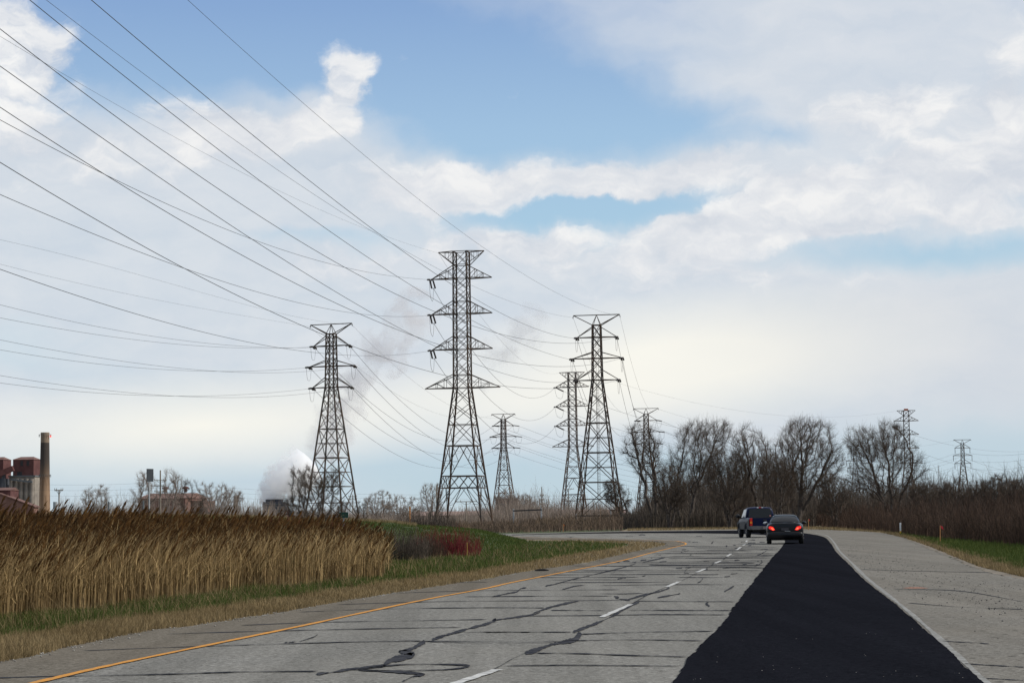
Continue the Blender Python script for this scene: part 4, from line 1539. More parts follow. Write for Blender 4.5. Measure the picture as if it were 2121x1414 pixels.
def fit_wire(A, dirv, samples, reach, r, label, rad_end=None):
    """wire leaving point A along plan direction dirv; its sag is fitted to the photographed curve"""
    A = Vector(A)
    d = Vector((dirv[0], dirv[1])).normalized()
    ss, zz = [], []
    nrm = Vector((-d.y, d.x))
    for (x, y) in samples:
        rd = ray(x, y)
        den = rd[0] * nrm.x + rd[1] * nrm.y
        t = (A.x * nrm.x + A.y * nrm.y) / den
        p = (rd[0] * t, rd[1] * t, HCAM + rd[2] * t)
        s_ = (p[0] - A.x) * d.x + (p[1] - A.y) * d.y
        ss.append(s_)
        zz.append(p[2] - A.z)
    ss, zz = np.array(ss), np.array(zz)
    M = np.stack([ss, ss ** 2, ss ** 3], -1)
    wgt = 1.0 / np.maximum(20, (A.y + ss * d.y))
    co, *_ = np.linalg.lstsq(M * wgt[:, None], zz * wgt, rcond=None)
    S_ = np.linspace(0, reach, 70)
    pts = [(A.x + d.x * s_, A.y + d.y * s_, A.z + co[0] * s_ + co[1] * s_ ** 2 + co[2] * s_ ** 3) for s_ in S_]
    return cable(pts, r, label, WG_NEAR)


def toward(A, x0, Zt, y0=500):
    """plan direction from A to the point where the wire leaves the picture, at depth Zt"""
    b = at(x0, y0, Zt)
    return (b[0] - A[0], b[1] - A[1])


R0 = .021
W3 = [
    (T3[0][-1][0], [(974, 610.6), (901.5, 566), (803, 500), (700, 425), (600, 340), (500, 255), (400, 177), (295, 95), (190, 0)], 190, 'upper left arm of the dark centre-right pylon'),
    (T3[1][-1][0], [(1060, 703), (933, 637), (820, 572), (710, 500), (600, 421), (450, 305), (350, 230), (250, 152), (60, 0)], 60, 'middle left arm of the dark centre-right pylon'),
    (T3[0][1][0], [(1137, 704), (1060, 697), (897, 647), (822, 611), (709, 554), (619, 500), (500, 422), (390, 345), (265, 257), (150, 172), (65, 111), (0, 65)], 0, 'upper right arm of the dark centre-right pylon'),
    (T3[2][-1][0], [(1060, 776.6), (978, 749), (889, 709), (738, 634), (560, 525), (500, 485), (400, 412), (300, 340), (200, 272), (100, 207), (0, 144)], 0, 'lower left arm of the dark centre-right pylon'),
    (T3[1][1][0], [(1089, 751), (1060, 750), (978, 735.7), (885, 707), (824, 683), (738, 649), (560, 561), (450, 497), (350, 440), (225, 367), (100, 287), (0, 224)], 0, 'middle right arm of the dark centre-right pylon'),
    (T3[2][1][0], [(1150, 797), (1073, 803), (1038, 801), (930, 781), (779, 737), (726, 717.6), (669, 692), (560, 643), (400, 564), (300, 510), (150, 422), (50, 367), (0, 341)], 0, 'lower right arm of the dark centre-right pylon'),
    (T3['shield'][1], [(1207, 630), (1060, 552), (1000, 517), (900, 435), (800, 357), (700, 275), (600, 192), (500, 102), (390, 0)], 390, 'top right corner of the dark centre-right pylon'),
    (T3['shield'][-1], [(1129, 645), (1073, 630), (971, 589), (913, 559), (770, 480), (675, 420), (550, 332), (425, 247), (300, 155), (200, 80), (95, 0)], 95, 'top left corner of the dark centre-right pylon'),
]
for k, (A, smp, x0, nm) in enumerate(W3):
    sh = k >= 6
    d = toward(A, x0, 100 + 0 * k, smp[-1][1])
    dist = math.hypot(*d)
    fit_wire(A, d, smp, dist * 1.12, R0 * (.55 if sh else 1), ('thin shield wire' if sh else 'dark conductor') + ' running up left from the ' + nm)
W2 = [
    (T2[0][-1][0], [(776, 566), (710, 552), (560, 510), (400, 447), (300, 402), (230, 369), (125, 310), (0, 251)], 'upper left arm of the tallest pylon'),
    (T2[1][-1][0], [(776, 652.7), (700, 643), (560, 613), (410, 567), (300, 525), (150, 465), (0, 404)], 'second left arm of the tallest pylon'),
    (T2[2][-1][0], [(824.5, 735), (752, 737), (680, 732), (600, 723.6), (509, 706), (396, 682), (283, 651), (121.6, 600), (0, 557)], 'third left arm of the tallest pylon'),
    (T2['shield'][-1], [(750, 472), (600, 407), (500, 355), (400, 300), (275, 240), (150, 167), (75, 122), (0, 72)], 'top left corner of the tallest pylon'),
]
for k, (A, smp, nm) in enumerate(W2):
    d = toward(A, 0, 118, smp[-1][1])
    fit_wire(A, d, smp, math.hypot(*d) * 1.1, R0 * (.45 if k == 3 else .95), ('thin shield wire' if k == 3 else 'dark conductor') + ' running up left from the ' + nm)
W1 = [
    (T1[0][-1][0], [(600, 719), (566, 721), (481, 721), (424, 717), (283, 703), (141, 684), (0, 658)], 'upper left arm of the left pylon'),
    (T1[0][1][0], [(620, 718.5), (566, 720), (424, 711), (283, 692), (170, 668), (0, 631.7)], 'upper right arm of the left pylon'),
    (T1[1][-1][0], [(600, 763), (560, 766.5), (509, 769), (424, 768), (283, 762), (141, 745), (0, 724.5)], 'middle left arm of the left pylon'),
    (T1[1][1][0], [(668, 766), (600, 771), (480, 769), (410, 767), (283, 752.5), (170, 734), (0, 704)], 'middle right arm of the left pylon'),
    (T1[2][-1][0], [(600, 809), (560, 812.5), (500, 817), (424, 820), (340, 820), (283, 818), (141, 808), (0, 793)], 'lower left arm of the left pylon'),
    (T1[2][1][0], [(668, 810), (600, 818), (500, 823.5), (424, 822.6), (340, 818.5), (170, 802), (0, 777.6)], 'lower right arm of the left pylon'),
    (T1['shield'][-1], [(560, 663), (425, 640), (200, 595), (0, 547)], 'top left corner of the left pylon'),
    (T1['shield'][1], [(650, 663), (550, 642), (350, 585), (175, 540), (0, 496)], 'top right corner of the left pylon'),
]
for k, (A, smp, nm) in enumerate(W1):
    d = toward(A, 0, 205, smp[-1][1])
    fit_wire(A, d, smp, math.hypot(*d) * 1.15, (.018 if k < 6 else .011), ('thin shield wire' if k > 5 else 'conductor') + ' running left from the ' + nm)


def span(A, B, sag, r, label, n=26):
    A, B = Vector(A), Vector(B)
    pts = []
    for t in np.linspace(0, 1, n):
        p = A.lerp(B, t)
        p.z -= 4 * sag * t * (1 - t)
        pts.append(p)
    return cable(pts, r, label, WG, n=4)


ARM = ('upper', 'middle', 'lower')
SD = {-1: 'left', 1: 'right'}
for i in range(3):
    for sg in (-1, 1):
        span(T1[i][sg][1], T4[i][sg][0], 9, .030, f'wire sagging from the left pylon, {ARM[i]} {SD[sg]} arm, to the small pylon')
        span(T3[i][sg][1], T6[i][sg][0], 9, .028, f'wire from the dark centre-right pylon, {ARM[i]} {SD[sg]} arm, to the half hidden pylon')
        span(T4[i][sg][1], T9[i][sg][0], 12, .034, f'faint wire running right from the small pylon, {ARM[i]} {SD[sg]} arm')
        span(T6[i][sg][1], T8[i][sg][0], 11, .034, f'faint wire running right from the half hidden pylon, {ARM[i]} {SD[sg]} arm')
    span(T2[i][-1][1], T5[i][-1][0], 9, .033, f'wire from the {("upper", "second", "third")[i]} arm of the tallest pylon to the four-armed one behind')
    span(T5[i][-1][1], T7[i][-1][0], 10, .036, f'faint wire from the {("upper", "second", "third")[i]} arm of the rear four-armed pylon')
for sg in (-1, 1):
    span(T1['shield'][sg], T4['shield'][sg], 6, .015, f'thin shield wire from the top {SD[sg]} corner of the left pylon going right')
    span(T3['shield'][sg], T6['shield'][sg], 6, .016, f'thin shield wire dropping right from the dark centre-right pylon, top {SD[sg]} corner')
span(T2['shield'][-1], T5['shield'][-1], 6, .016, 'thin shield wire from the tallest pylon to the four-armed one behind')
span(T5['shield'][1], T7['shield'][-1], 7, .02, 'thin shield wire from the rear four-armed pylon to the marked pylon')
span(T6['shield'][1], T8['shield'][-1], 7, .02, 'thin shield wire from the half hidden pylon to the far right pylon')
for i in range(3):
    for sg, y1 in ((-1, (951, 962, 985)[i]), (1, (918, 926, 938)[i])):
        q = at(2260, y1 + (8 if sg < 0 else -14), 700 if sg > 0 else 1300)
        span(T8[i][sg][1], q, 3 if sg > 0 else 8, .04, f'faint wire from the {ARM[i]} {SD[sg]} arm of the far right pylon to the picture edge')
    q = at(2260, (905, 965, 990)[i], 1200)
    span(T7[i][-1][1], q, 9, .04, f'faint wire from the {("upper", "second", "third")[i]} arm of the marked pylon to the right edge')

# ------------------------------------------------------------------ industrial buildings on the left
M_brick = bpy.data.materials.new('chimney_brick')
M_brick.use_nodes = True
w_ = NT(M_brick.node_tree)
tc_ = w_.node('ShaderNodeTexCoord').outputs['Object']
sp_ = w_.node('ShaderNodeSeparateXYZ')
w_.l.new(tc_, sp_.inputs[0])
mp_ = w_.node('ShaderNodeMapping')
w_.l.new(tc_, mp_.inputs[0])
mp_.inputs['Scale'].default_value = (1, 1, .12)
nz_ = w_.noise(mp_.outputs[0], .9, 5, .65)
hz_ = w_.math('MULTIPLY_ADD', w_.math('SUBTRACT', nz_, .5), 14, sp_.outputs[2])
soot = w_.smooth(hz_, 17, 34)
brick = w_.mix(w_.smooth(nz_, .35, .65), (.17, .10, .055), (.30, .195, .12))
cc_ = w_.mix(soot, brick, (.045, .036, .03))
cc_ = w_.mix(w_.smooth(sp_.outputs[2], 41.2, 41.6), cc_, (.2, .15, .105))
w_.l.new(cc_, w_.n['Principled BSDF'].inputs['Base Color'])
w_.n['Principled BSDF'].inputs['Roughness'].default_value = .95
M_conc = mat('stained_concrete', (.19, .165, .14), (.28, .245, .205), scale=.25, detail=6)
M_red = mat('red_cladding', (.085, .034, .031), (.115, .05, .045), scale=.3, detail=5)
M_redroof = mat('red_roof', (.12, .065, .055), (.155, .085, .07), scale=.3)
M_redpale = mat('faded_red_cladding', (.16, .085, .065), (.205, .115, .09), scale=.25, detail=5)
M_redpaleroof = mat('faded_red_roof', (.16, .095, .078), (.2, .12, .1), scale=.25)
M_void = mat('dark_opening', (.03, .03, .032), (.045, .04, .04))
M_darkt = mat('dark_slats', (.045, .05, .06), (.075, .08, .09), scale=.3)
M_galv = mat('galvanised', (.27, .28, .29), (.33, .34, .34), rough=.6, metal=.3)
M_grey = mat('grey_sheet', (.10, .11, .115), (.13, .14, .145), rough=.7)

ZF = 1050.0
q = ZF / F


def fx(x, Z=None):
    return (x - CX) * (Z or ZF) / F


def fz(y, x):
    return HCAM + (yh(x) - y) * q


# chimney
cx0 = fx(91)
ch = thing('brick_chimney', 'tall round brick chimney with sooty top, left of the bare round shrub', 'chimney', (cx0, ZF, 0))
hc = fz(896, 91)
mb = MB()
mb.tube([(0, 0, 0), (0, 0, 16), (0, 0, 17.5), (0, 0, hc * .9), (0, 0, hc * .955), (0, 0, hc)], [2.75, 2.6, 2.55, 2.15, 2.1, 2.15], n=24, cap=False)
mb.tube([(0, 0, hc), (0, 0, hc), (0, 0, hc - 2)], [2.15, 1.75, 1.75], n=24)
mb.build('shaft', M_brick, ch, smooth=False)
for z in (fz(987, 91), fz(904, 91)):
    mb = MB()
    mb.tube([(0, 0, z - .5), (0, 0, z - .5), (0, 0, z - .2), (0, 0, z - .2)], [2.2, 3.0, 3.0, 2.2], n=24)
    for k in range(18):
        a = 2 * math.pi * k / 18
        b = 2 * math.pi * (k + 1) / 18
        mb.bar((3 * math.cos(a), 3 * math.sin(a), z - .3), (3 * math.cos(a), 3 * math.sin(a), z + .9), .1)
        mb.bar((3 * math.cos(a), 3 * math.sin(a), z + .9), (3 * math.cos(b), 3 * math.sin(b), z + .9), .1)
    mb.build('gallery', M_grey, ch)
mb = MB()
mb.tube([(2.9, -.8, hc - 2.4), (2.9, -.8, hc - 1.5)], .35, n=8)
M_lamp = bpy.data.materials.new('red_warning_lamp')
M_lamp.use_nodes = True
M_lamp.node_tree.nodes['Principled BSDF'].inputs['Base Color'].default_value = (.6, .03, .03, 1)
M_lamp.node_tree.nodes['Principled BSDF'].inputs['Emission Color'].default_value = (1, .08, .06, 1)
M_lamp.node_tree.nodes['Principled BSDF'].inputs['Emission Strength'].default_value = 1.2
mb.build('warning_lamp', M_lamp, ch)


def gable(mb, x0, x1, y0, y1, z0, z1, rise, axis='x', inset=0.0):
    """block with a shallow hipped or gabled roof; returns separate roof mesh builder"""
    mb.box(((x0 + x1) / 2, (y0 + y1) / 2, (z0 + z1) / 2), (x1 - x0, y1 - y0, z1 - z0))
    rf = MB()
    e = .35
    a = [(x0 - e, y0 - e, z1 + .03), (x1 + e, y0 - e, z1 + .03), (x1 + e, y1 + e, z1 + .03), (x0 - e, y1 + e, z1 + .03)]
    if axis == 'x':
        r0, r1 = (x0 - e + inset, (y0 + y1) / 2, z1 + rise), (x1 + e - inset, (y0 + y1) / 2, z1 + rise)
        rf.add(a + [r0, r1], [(0, 1, 5, 4), (1, 2, 5), (2, 3, 4, 5), (3, 0, 4), (3, 2, 1, 0)])
    else:
        r0, r1 = ((x0 + x1) / 2, y0 - e + inset, z1 + rise), ((x0 + x1) / 2, y1 + e - inset, z1 + rise)
        rf.add(a + [r0, r1], [(0, 1, 4), (1, 2, 5, 4), (2, 3, 5), (3, 0, 4, 5), (3, 2, 1, 0)])
    return rf


# concrete silo block with the red head house
sb = thing('silo_building', 'concrete silo block topped by a dark red head house', 'building', (fx(47, ZF + 22), ZF + 30, 0), R_(-6))
mb = MB()
w2 = (75 - 20) / 2 * q
mb.box((0, 0, fz(985, 47) / 2), (w2 * 2, 16, fz(985, 47)))
for k in range(5):
    mb.tube([(-w2 + (k + .5) * w2 * 2 / 5, -8.1, 0), (-w2 + (k + .5) * w2 * 2 / 5, -8.1, fz(990, 47))], w2 / 5.5, n=14)
mb.build('wall', M_conc, sb)
mb = MB()
mb.box((0, 0, fz(984, 47)), (w2 * 2 + .8, 17, .7))
mb.bar((-w2 * .7, -11.0, fz(991, 47)), (w2 * .98, -11.0, fz(997, 47)), .9)
mb.build('ledge', M_grey, sb)
mb = MB()
h2 = (69 - 24) / 2 * q
rf = gable(mb, -h2, h2, -6, 6, fz(983.5, 47), fz(949, 47), 1.6, 'x', inset=2.4)
mb.build('head_house', M_red, sb)
rf.build('roof', M_redroof, sb)
mb = MB()
for sx in (.45, -.15):
    mb.box((h2 * sx, -6.08, fz(957, 47)), (1.4, .15, 2.6))
mb.box((-h2 * .35, -6.08, fz(980, 47)), (2.6, .15, 2.6))
mb.build('louvre', M_void, sb)
# left part with its conveyor
sc_ = thing('silo_building', 'dark silo at the left edge with a narrow red head house', 'building', (fx(-15, ZF + 33), ZF + 40, 0), R_(-6))
mb = MB()
mb.box((0, 0, fz(988, 0) / 2), (12.5, 14, fz(988, 0)))
mb.build('wall', M_darkt, sc_)
mb = MB()
rf = gable(mb, -5.4, 5.4, -6, 6, fz(988, 0) + .05, fz(948, 0), 1.6, 'x', inset=2)
mb.build('head_house', M_red, sc_)
rf.build('roof', M_redroof, sc_)
cv = thing('conveyor_gallery', 'slanting red conveyor gallery leading up to the head house', 'conveyor', (fx(12, ZF + 18), ZF + 18, 0))
mb = MB()
p0, p1 = Vector((fx(-14) - fx(12), 0, fz(984, 0))), Vector((fx(26) - fx(12), 0, fz(968, 20)))
mb.tube([p0, p1], 1.9, n=4)
mb.build('gallery_tube', M_red, cv)
mb = MB()
mb.bar((p0.lerp(p1, .45).x, 0, 0), p0.lerp(p1, .45), 1.0)
mb.bar((p0.lerp(p1, .45).x + 2.5, 0, 0), p0.lerp(p1, .5), .8)
mb.build('trestle', M_darkt, cv)
# low red sheds in front
ls = thing('red_shed', 'dark red shed with a stepped lean-to at the left edge', 'building', (fx(-8, ZF - 68), ZF - 60, 0), 0)
mb = MB()
q2 = (ZF - 60) / F
rf = gable(mb, -6, (20 - -8) * q2, -8, 8, 0, HCAM + (yh(0) - 1016) * q2, 1.4, 'x')
mb.build('wall', M_red, ls)
rf.build('roof', M_redroof, ls)
ln_ = MB()
xa, xb = (0 + 12) * q2, (74 + 8) * q2
za, zb = HCAM + (yh(0) - 1024) * q2, HCAM + (yh(0) - 1052) * q2
ln_.add([(xa, -14, 0), (xb, -14, 0), (xb, -14, zb), (xa, -14, za), (xa, -4, 0), (xb, -4, 0), (xb, -4, zb), (xa, -4, za)],
        [(0, 1, 2, 3), (4, 7, 6, 5), (1, 5, 6, 2), (0, 3, 7, 4), (2, 6, 7, 3)])
ln_.build('lean_to', M_redpale, ls)
rl = MB()
rl.add([(xa - .3, -14.6, za + .1), (xb + .6, -14.6, zb + .05), (xb + .6, -3.4, zb + .05), (xa - .3, -3.4, za + .1), (xa - .3, -14.6, za + .6), (xb + .6, -14.6, zb + .5), (xb + .6, -3.4, zb + .5), (xa - .3, -3.4, za + .6)],
       [(0, 3, 2, 1), (4, 5, 6, 7), (0, 1, 5, 4), (1, 2, 6, 5), (2, 3, 7, 6), (3, 0, 4, 7)])
rl.build('lean_to_roof', M_redroof, ls)
dr_ = MB()
dr_.box(((4 + 8) * q2 + 1, -14.1, 2.6), (3.2, .2, 5.2))
dr_.build('doorway', M_void, ls)

# the large faded red shed
Zs = 560.0
qs = Zs / F
sx0, sx1 = (283 - CX) * qs, (383 - CX) * qs
rs = thing('red_shed', 'large faded red shed with roof vents behind the reeds', 'building', ((sx0 + sx1) / 2, Zs, 0), R_(-7))
hw = (sx1 - sx0) / 2
zt = HCAM + (yh(340) - 1032) * qs
mb = MB()
rf = gable(mb, -hw, hw, 0, 22, 0, zt, 1.5, 'x', inset=0.2)
mb.build('wall', M_redpale, rs)
rf.build('roof', M_redpaleroof, rs)
for vx in (-.35, .52):
    v_ = MB()
    v_.tube([(hw * vx, 11, zt + 1.7), (hw * vx, 11, zt + 2.6)], .45, n=10)
    v_.tube([(hw * vx, 11, zt + 2.6), (hw * vx, 11, zt + 3.0), (hw * vx, 11, zt + 3.3)], [.9, .9, .3], n=10)
    v_.build('roof_vent', M_red, rs)
ds = MB()
ds.box((hw + 1.6, 12, zt * .46), (3.2, 12, zt * .92))
ds.build('annexe', M_redpale, rs)
# pipe bridge from the shed
pb = thing('pipe_bridge', 'rusty pipe bridge running right from the faded red shed', 'pipe bridge', ((417 - CX) * qs, Zs + 6, 0))
mb = MB()
mb.bar((-1.6, 0, 5.2), (2.4, 0, 5.2), .28)
mb.bar((1.8, 0, 0), (1.8, 0, 5.2), .2)
mb.build('pipe', M_redpale, pb)

# silo stub
Zq = 700.0
ss_ = thing('concrete_stub', 'weathered concrete column stub with flat cap right of the pale trees', 'column', ((486 - CX) * Zq / F, Zq, 0))
mb = MB()
hh = HCAM + (yh(486) - 1029) * Zq / F
mb.tube([(0, 0, 0), (0, 0, hh)], [.8, .66], n=10)
mb.build('shaft', M_conc, ss_)
mb = MB()
mb.box((0, 0, hh + .14), (1.6, 1.5, .34))
mb.build('cap', M_grey, ss_)

# dark cooling tower from which the steam comes
Zc = 900.0
qc = Zc / F
ct = thing('cooling_tower', 'dark slatted cooling tower giving off white steam', 'cooling tower', ((572 - CX) * qc, Zc, 0))
mb = MB()
hk = HCAM + (yh(572) - 1039) * qc
hw2 = 27 * qc
mb.add([(-hw2, -5, 0), (hw2 * 1.5, -5, 0), (hw2 * .55, -5, hk), (-hw2, -5, hk), (-hw2, 5, 0), (hw2 * 1.5, 5, 0), (hw2 * .55, 5, hk), (-hw2, 5, hk)],
       [(0, 1, 2, 3), (4, 7, 6, 5), (1, 5, 6, 2), (0, 3, 7, 4), (3, 2, 6, 7)])
mb.build('casing', M_darkt, ct)
mb = MB()
for k in range(7):
    zz_ = hk * (.18 + .12 * k)
    mb.box((-hw2 * .1, -5.2, zz_), (hw2 * 1.6, .35, .22))
mb.build('slats', M_grey, ct)
mb = MB()
for xx_ in (-hw2 * .55, hw2 * .1):
    mb.tube([(xx_, 0, hk - .1), (xx_, 0, hk + 1.1), (xx_, 0, hk + 1.1), (xx_, 0, hk + .2)], [1.9, 2.1, 1.8, 1.7], n=14)
mb.build('fan_stack', M_darkt, ct)

# long low brick-red sheds across the field
ll = thing('long_shed', 'very long low brick-red shed seen between the pylon legs', 'building', ((1000 - CX) * 620 / F, 620, 0), 0)
mb = MB()
qa = 600 / F
rf = gable(mb, (845 - 1000) * qa, (1300 - 1000) * qa, 0, 14, 0, HCAM + 8 * qa, 1.2, 'x')
mb.build('wall', mat('brick_red_wall', (.20, .10, .08), (.26, .15, .12), scale=.2), ll)
rf.build('roof', mat('dusty_roof', (.30, .2, .17), (.36, .25, .22), scale=.2), ll)
bb = thing('brick_block', 'square brown block building behind the small pylon beside the tallest one', 'building', ((1047 - CX) * 720 / F, 720, 0), R_(4))
mb = MB()
hb = HCAM + (yh(1047) - 1031) * 700 / F
rf = gable(mb, -3.6, 3.6, 0, 8, 0, hb, .5, 'x')
mb.build('wall', mat('brown_brick', (.20, .115, .09), (.25, .15, .12), scale=.3), bb)
rf.build('roof', M_grey, bb)
mb = MB()
for k in range(3):
    mb.box((-2.4 + k * 2.4, -.06, hb * .72), (1.0, .12, 1.6))
mb.build('window', M_void, bb)
# white gravel yard glimpsed behind the brush
tag(sheet('gravel_yard', pline([(985, 1092.3), (1140, 1091.5), (1140, 1089.3), (985, 1090.2)]), mat('white_gravel', (.2, .19, .17), (.6, .59, .57), scale=.5, lo=.45, hi=.6), .010), kind='structure')

# ------------------------------------------------------------------ poles, signs, posts
M_orange = mat('orange_wood', (.42, .19, .07), (.5, .25, .1), scale=3)


def pole(name, label, x, ytop, Z, arms, m=M_wood, r=.16, group='utility poles', lam=1.2, transformer=False):
    b = at(x, 1080, Z)
    top = HCAM + (yh(x) - ytop) * Z / F
    root = thing(name, label, 'utility pole', (b[0], Z, 0), group=group)
    mb = MB()
    mb.tube([(0, 0, 0), (0, 0, top)], [r * 1.15, r * .8], n=8)
    mb.build('shaft', m, root)
    for yy_ in arms:
        z = HCAM + (yh(x) - yy_) * Z / F
        a = MB()
        a.box((0, -r - .06, z), (lam * 2, .12, .14))
        a.bar((-lam * .6, -r, z), (0, -r, z - .6), .05)
        a.bar((lam * .6, -r, z), (0, -r, z - .6), .05)
        for s_ in (-1, -.55, .55, 1):
            a.tube([(lam * s_ * .95, -r - .06, z + .07), (lam * s_ * .95, -r - .06, z + .3)], .05, n=6)
        a.build('crossarm', m, root)
    if transformer:
        t_ = MB()
        t_.tube([(-.5, -.1, top - 2.7), (-.5, -.1, top - 1.7)], .3, n=10)
        t_.build('transformer', M_galv, root)
    return root


pole('utility_pole', 'tall utility pole with three crossarms standing right of the road sign', 332, 974, 420, (995, 1006, 1018))
pole('utility_pole', 'utility pole with one crossarm and a small transformer beside the brick chimney', 122, 1014, 300, (1015.5,), lam=.6, transformer=True, r=.11)
pole('utility_pole', 'tall utility pole with three crossarms in the gap right of the small pylon', 1123, 1008, 420, (1026, 1035, 1044), lam=.4, r=.1)
pole('utility_pole', 'plain pole without crossarms right of the three-armed utility pole', 1135, 1043, 420, (), r=.1)
pole('utility_pole', 'plain tall pole at the left leg of the tallest pylon', 905, 1006, 400, (), r=.13)
pole('utility_pole', 'T-shaped pole between the legs of the tallest pylon', 966, 1038, 400, (1038.5,), lam=2.0, r=.12)
pole('utility_pole', 'plain orange-brown pole left of the greyish brown bush', 849, 1049, 300, (), m=M_orange, r=.12)
pole('utility_pole', 'thin grey pole among the crooked pale trees', 761, 1039, 330, (), r=.08)
pole('utility_pole', 'double crossarm pole at the right leg of the left pylon', 731, 1024, 500, (1028, 1034), lam=1.0, r=.12)
pole('utility_pole', 'plain pole seen between the legs of the dark right-of-centre pylon', 1236, 1043, 420, (), r=.1)
pole('utility_pole', 'T-shaped pole seen through the rear four-armed pylon', 1178, 1012, 600, (1012.5,), lam=1.6, r=.14)
pole('grey_post', 'squat grey post in the reeds near the round bare shrub', 225, 1038, 150, (), m=M_grey, r=.07, group='grey posts in the reeds')
pole('grey_post', 'squat grey post in the reeds left of the road sign', 297, 1036, 150, (), m=M_grey, r=.07, group='grey posts in the reeds')

# distribution wires low over the field
for k, (ya, yb, xa_, xb_, Za, lb) in enumerate([(995, 998, -60, 330, 420, 'highest thin wire left of the three-arm pole by the sign'), (1006, 1010, -60, 330, 420, 'middle thin wire left of the three-arm pole by the sign'), (1018, 1021, -60, 330, 420, 'lowest thin wire left of the three-arm pole by the sign'),
                                              (998, 1024, 335, 905, 420, 'highest thin wire from the sign-side pole to the tallest pylon'), (1009, 1031, 335, 905, 420, 'middle thin wire from the sign-side pole to the tallest pylon'), (1020, 1038, 335, 905, 420, 'lowest thin wire from the sign-side pole to the tallest pylon'),
                                              (1028, 1026, 905, 1123, 420, 'upper thin wire behind the legs of the tallest pylon'), (1038, 1036, 905, 1123, 420, 'lower thin wire behind the legs of the tallest pylon'),
                                              (1026, 1005, 1123, 1260, 420, 'upper thin wire right of the three-armed utility pole'), (1036, 1044, 1123, 1300, 420, 'lower thin wire right of the three-armed utility pole')]):
    span(at(xa_, ya, Za), at(xb_, yb, Za), .7, .016, lb, n=12)

# traffic sign seen from behind, almost edge on
sg_ = at(309, 1080, 120.0)
tsn = thing('road_sign', 'tall narrow road sign seen from behind on a grey post in the reeds', 'sign', (sg_[0], 120, 0), R_(62))
top = HCAM + (yh(309) - 971) * 120 / F
mb = MB()
mb.box((0, 0, (top - .05) / 2), (.07, .05, top - .05))
mb.build('post', M_galv, tsn)
mb = MB()
mb.box((0, -.05, top - .36), (.62, .012, .72))
mb.build('sign_panel', mat('sign_back', (.025, .03, .035), (.035, .04, .045), rough=.7), tsn)
mb = MB()
for z in (top - .15, top - .58):
    mb.box((0, -.066 + .03, z), (.5, .02, .05))
mb.build('bracket', M_galv, tsn)
# green box glimpsed in the reeds
gb = at(712, 1066, 75.0)
gbx = thing('green_sign', 'small green sign back peeping over the reeds before the left pylon', 'sign', (gb[0], 75, 0), R_(10))
mb = MB()
mb.box((0, 0, HCAM + (yh(712) - 1066) * 75 / F), (.32, .02, .2))
mb.build('sign_panel', mat('green_paint', (.005, .03, .022), (.006, .035, .027)), gbx)
mb = MB()
mb.box((0, .03, (HCAM + .2) / 2), (.05, .03, HCAM + .2))
mb.build('post', M_galv, gbx)


def stake(name, label, x, ybase, hpx, m, flag=None, w=.04, flagname='ribbon', lean=0.0):
    g = gnd(x, ybase)
    s_ = g[1] / F
    h = hpx * s_
    root = thing(name, label, 'stake', tuple(g))
    mb = MB()
    mb.bar((0, 0, -.02), (lean * h, 0, h), w)
    mb.build('shaft', m, root)
    if flag:
        f = MB()
        z = h
        f.add([(lean * h, -.02, z), (lean * h + .1, -.03, z - .05), (lean * h + .14, -.02, z - .19), (lean * h + .05, -.01, z - .13),
               (lean * h, .0, z), (lean * h + .1, -.01, z - .05), (lean * h + .14, 0, z - .19), (lean * h + .05, .01, z - .13)],
              [(0, 1, 2, 3), (7, 6, 5, 4), (0, 4, 5, 1), (1, 5, 6, 2), (2, 6, 7, 3), (3, 7, 4, 0)])
        f.build(flagname, flag, root)
    return root


M_flag = mat('red_ribbon', (.75, .03, .05), (.8, .06, .08), rough=.6)
stake('survey_stake', 'orange wooden stake with a red ribbon on the right verge grass', 1947.5, 1127, 39, M_orange, M_flag, w=.035, lean=.03)
stake('survey_stake', 'orange wooden stake with a red ribbon beyond the dark sedan', 1675, 1097.5, 23, M_orange, M_flag, w=.05)
stake('survey_stake', 'thin yellow stake at the right end of the crimson dogwood bush', 968, 1156, 33, mat('yellow_wood', (.5, .33, .06), (.55, .38, .1)), w=.018)
stake('survey_stake', 'tiny orange flagged stake in the low brush right of the small pylon', 1167, 1101, 16, M_orange, mat('orange_ribbon', (.75, .13, .03), (.8, .18, .05)), w=.05)
mk = thing('marker_post', 'white marker post with a yellow foot at the outer edge of the bend', 'marker post', tuple(gnd(1865.5, 1107)))
s_ = gnd(1865.5, 1107)[1] / F
mb = MB()
mb.tube([(0, 0, 8 * s_), (0, 0, 24 * s_), (0, 0, 25 * s_)], [.052, .052, .03], n=12)
mb.build('white_sleeve', mat('white_plastic', (.75, .75, .72), (.8, .8, .78), rough=.5), mk)
mb = MB()
mb.tube([(0, 0, -.02), (0, 0, 8 * s_)], .048, n=12)
mb.build('yellow_foot', mat('yellow_plastic', (.65, .38, .02), (.7, .42, .04), rough=.5), mk)
# blown strip of tyre on the shoulder
g = gnd(1122, 1184.3)
tb = MB()
tb.tube([(-.17, 0, .02), (-.07, .03, .03), (.07, .02, .03), (.18, -.03, .02)], [.015, .03, .03, .012], n=5)
o = tb.build('tyre_scrap', M_rubber)
o.location = tuple(g + np.array([0, 0, .03]))
tag(o, 'black strip of blown tyre lying on the left shoulder', 'debris')

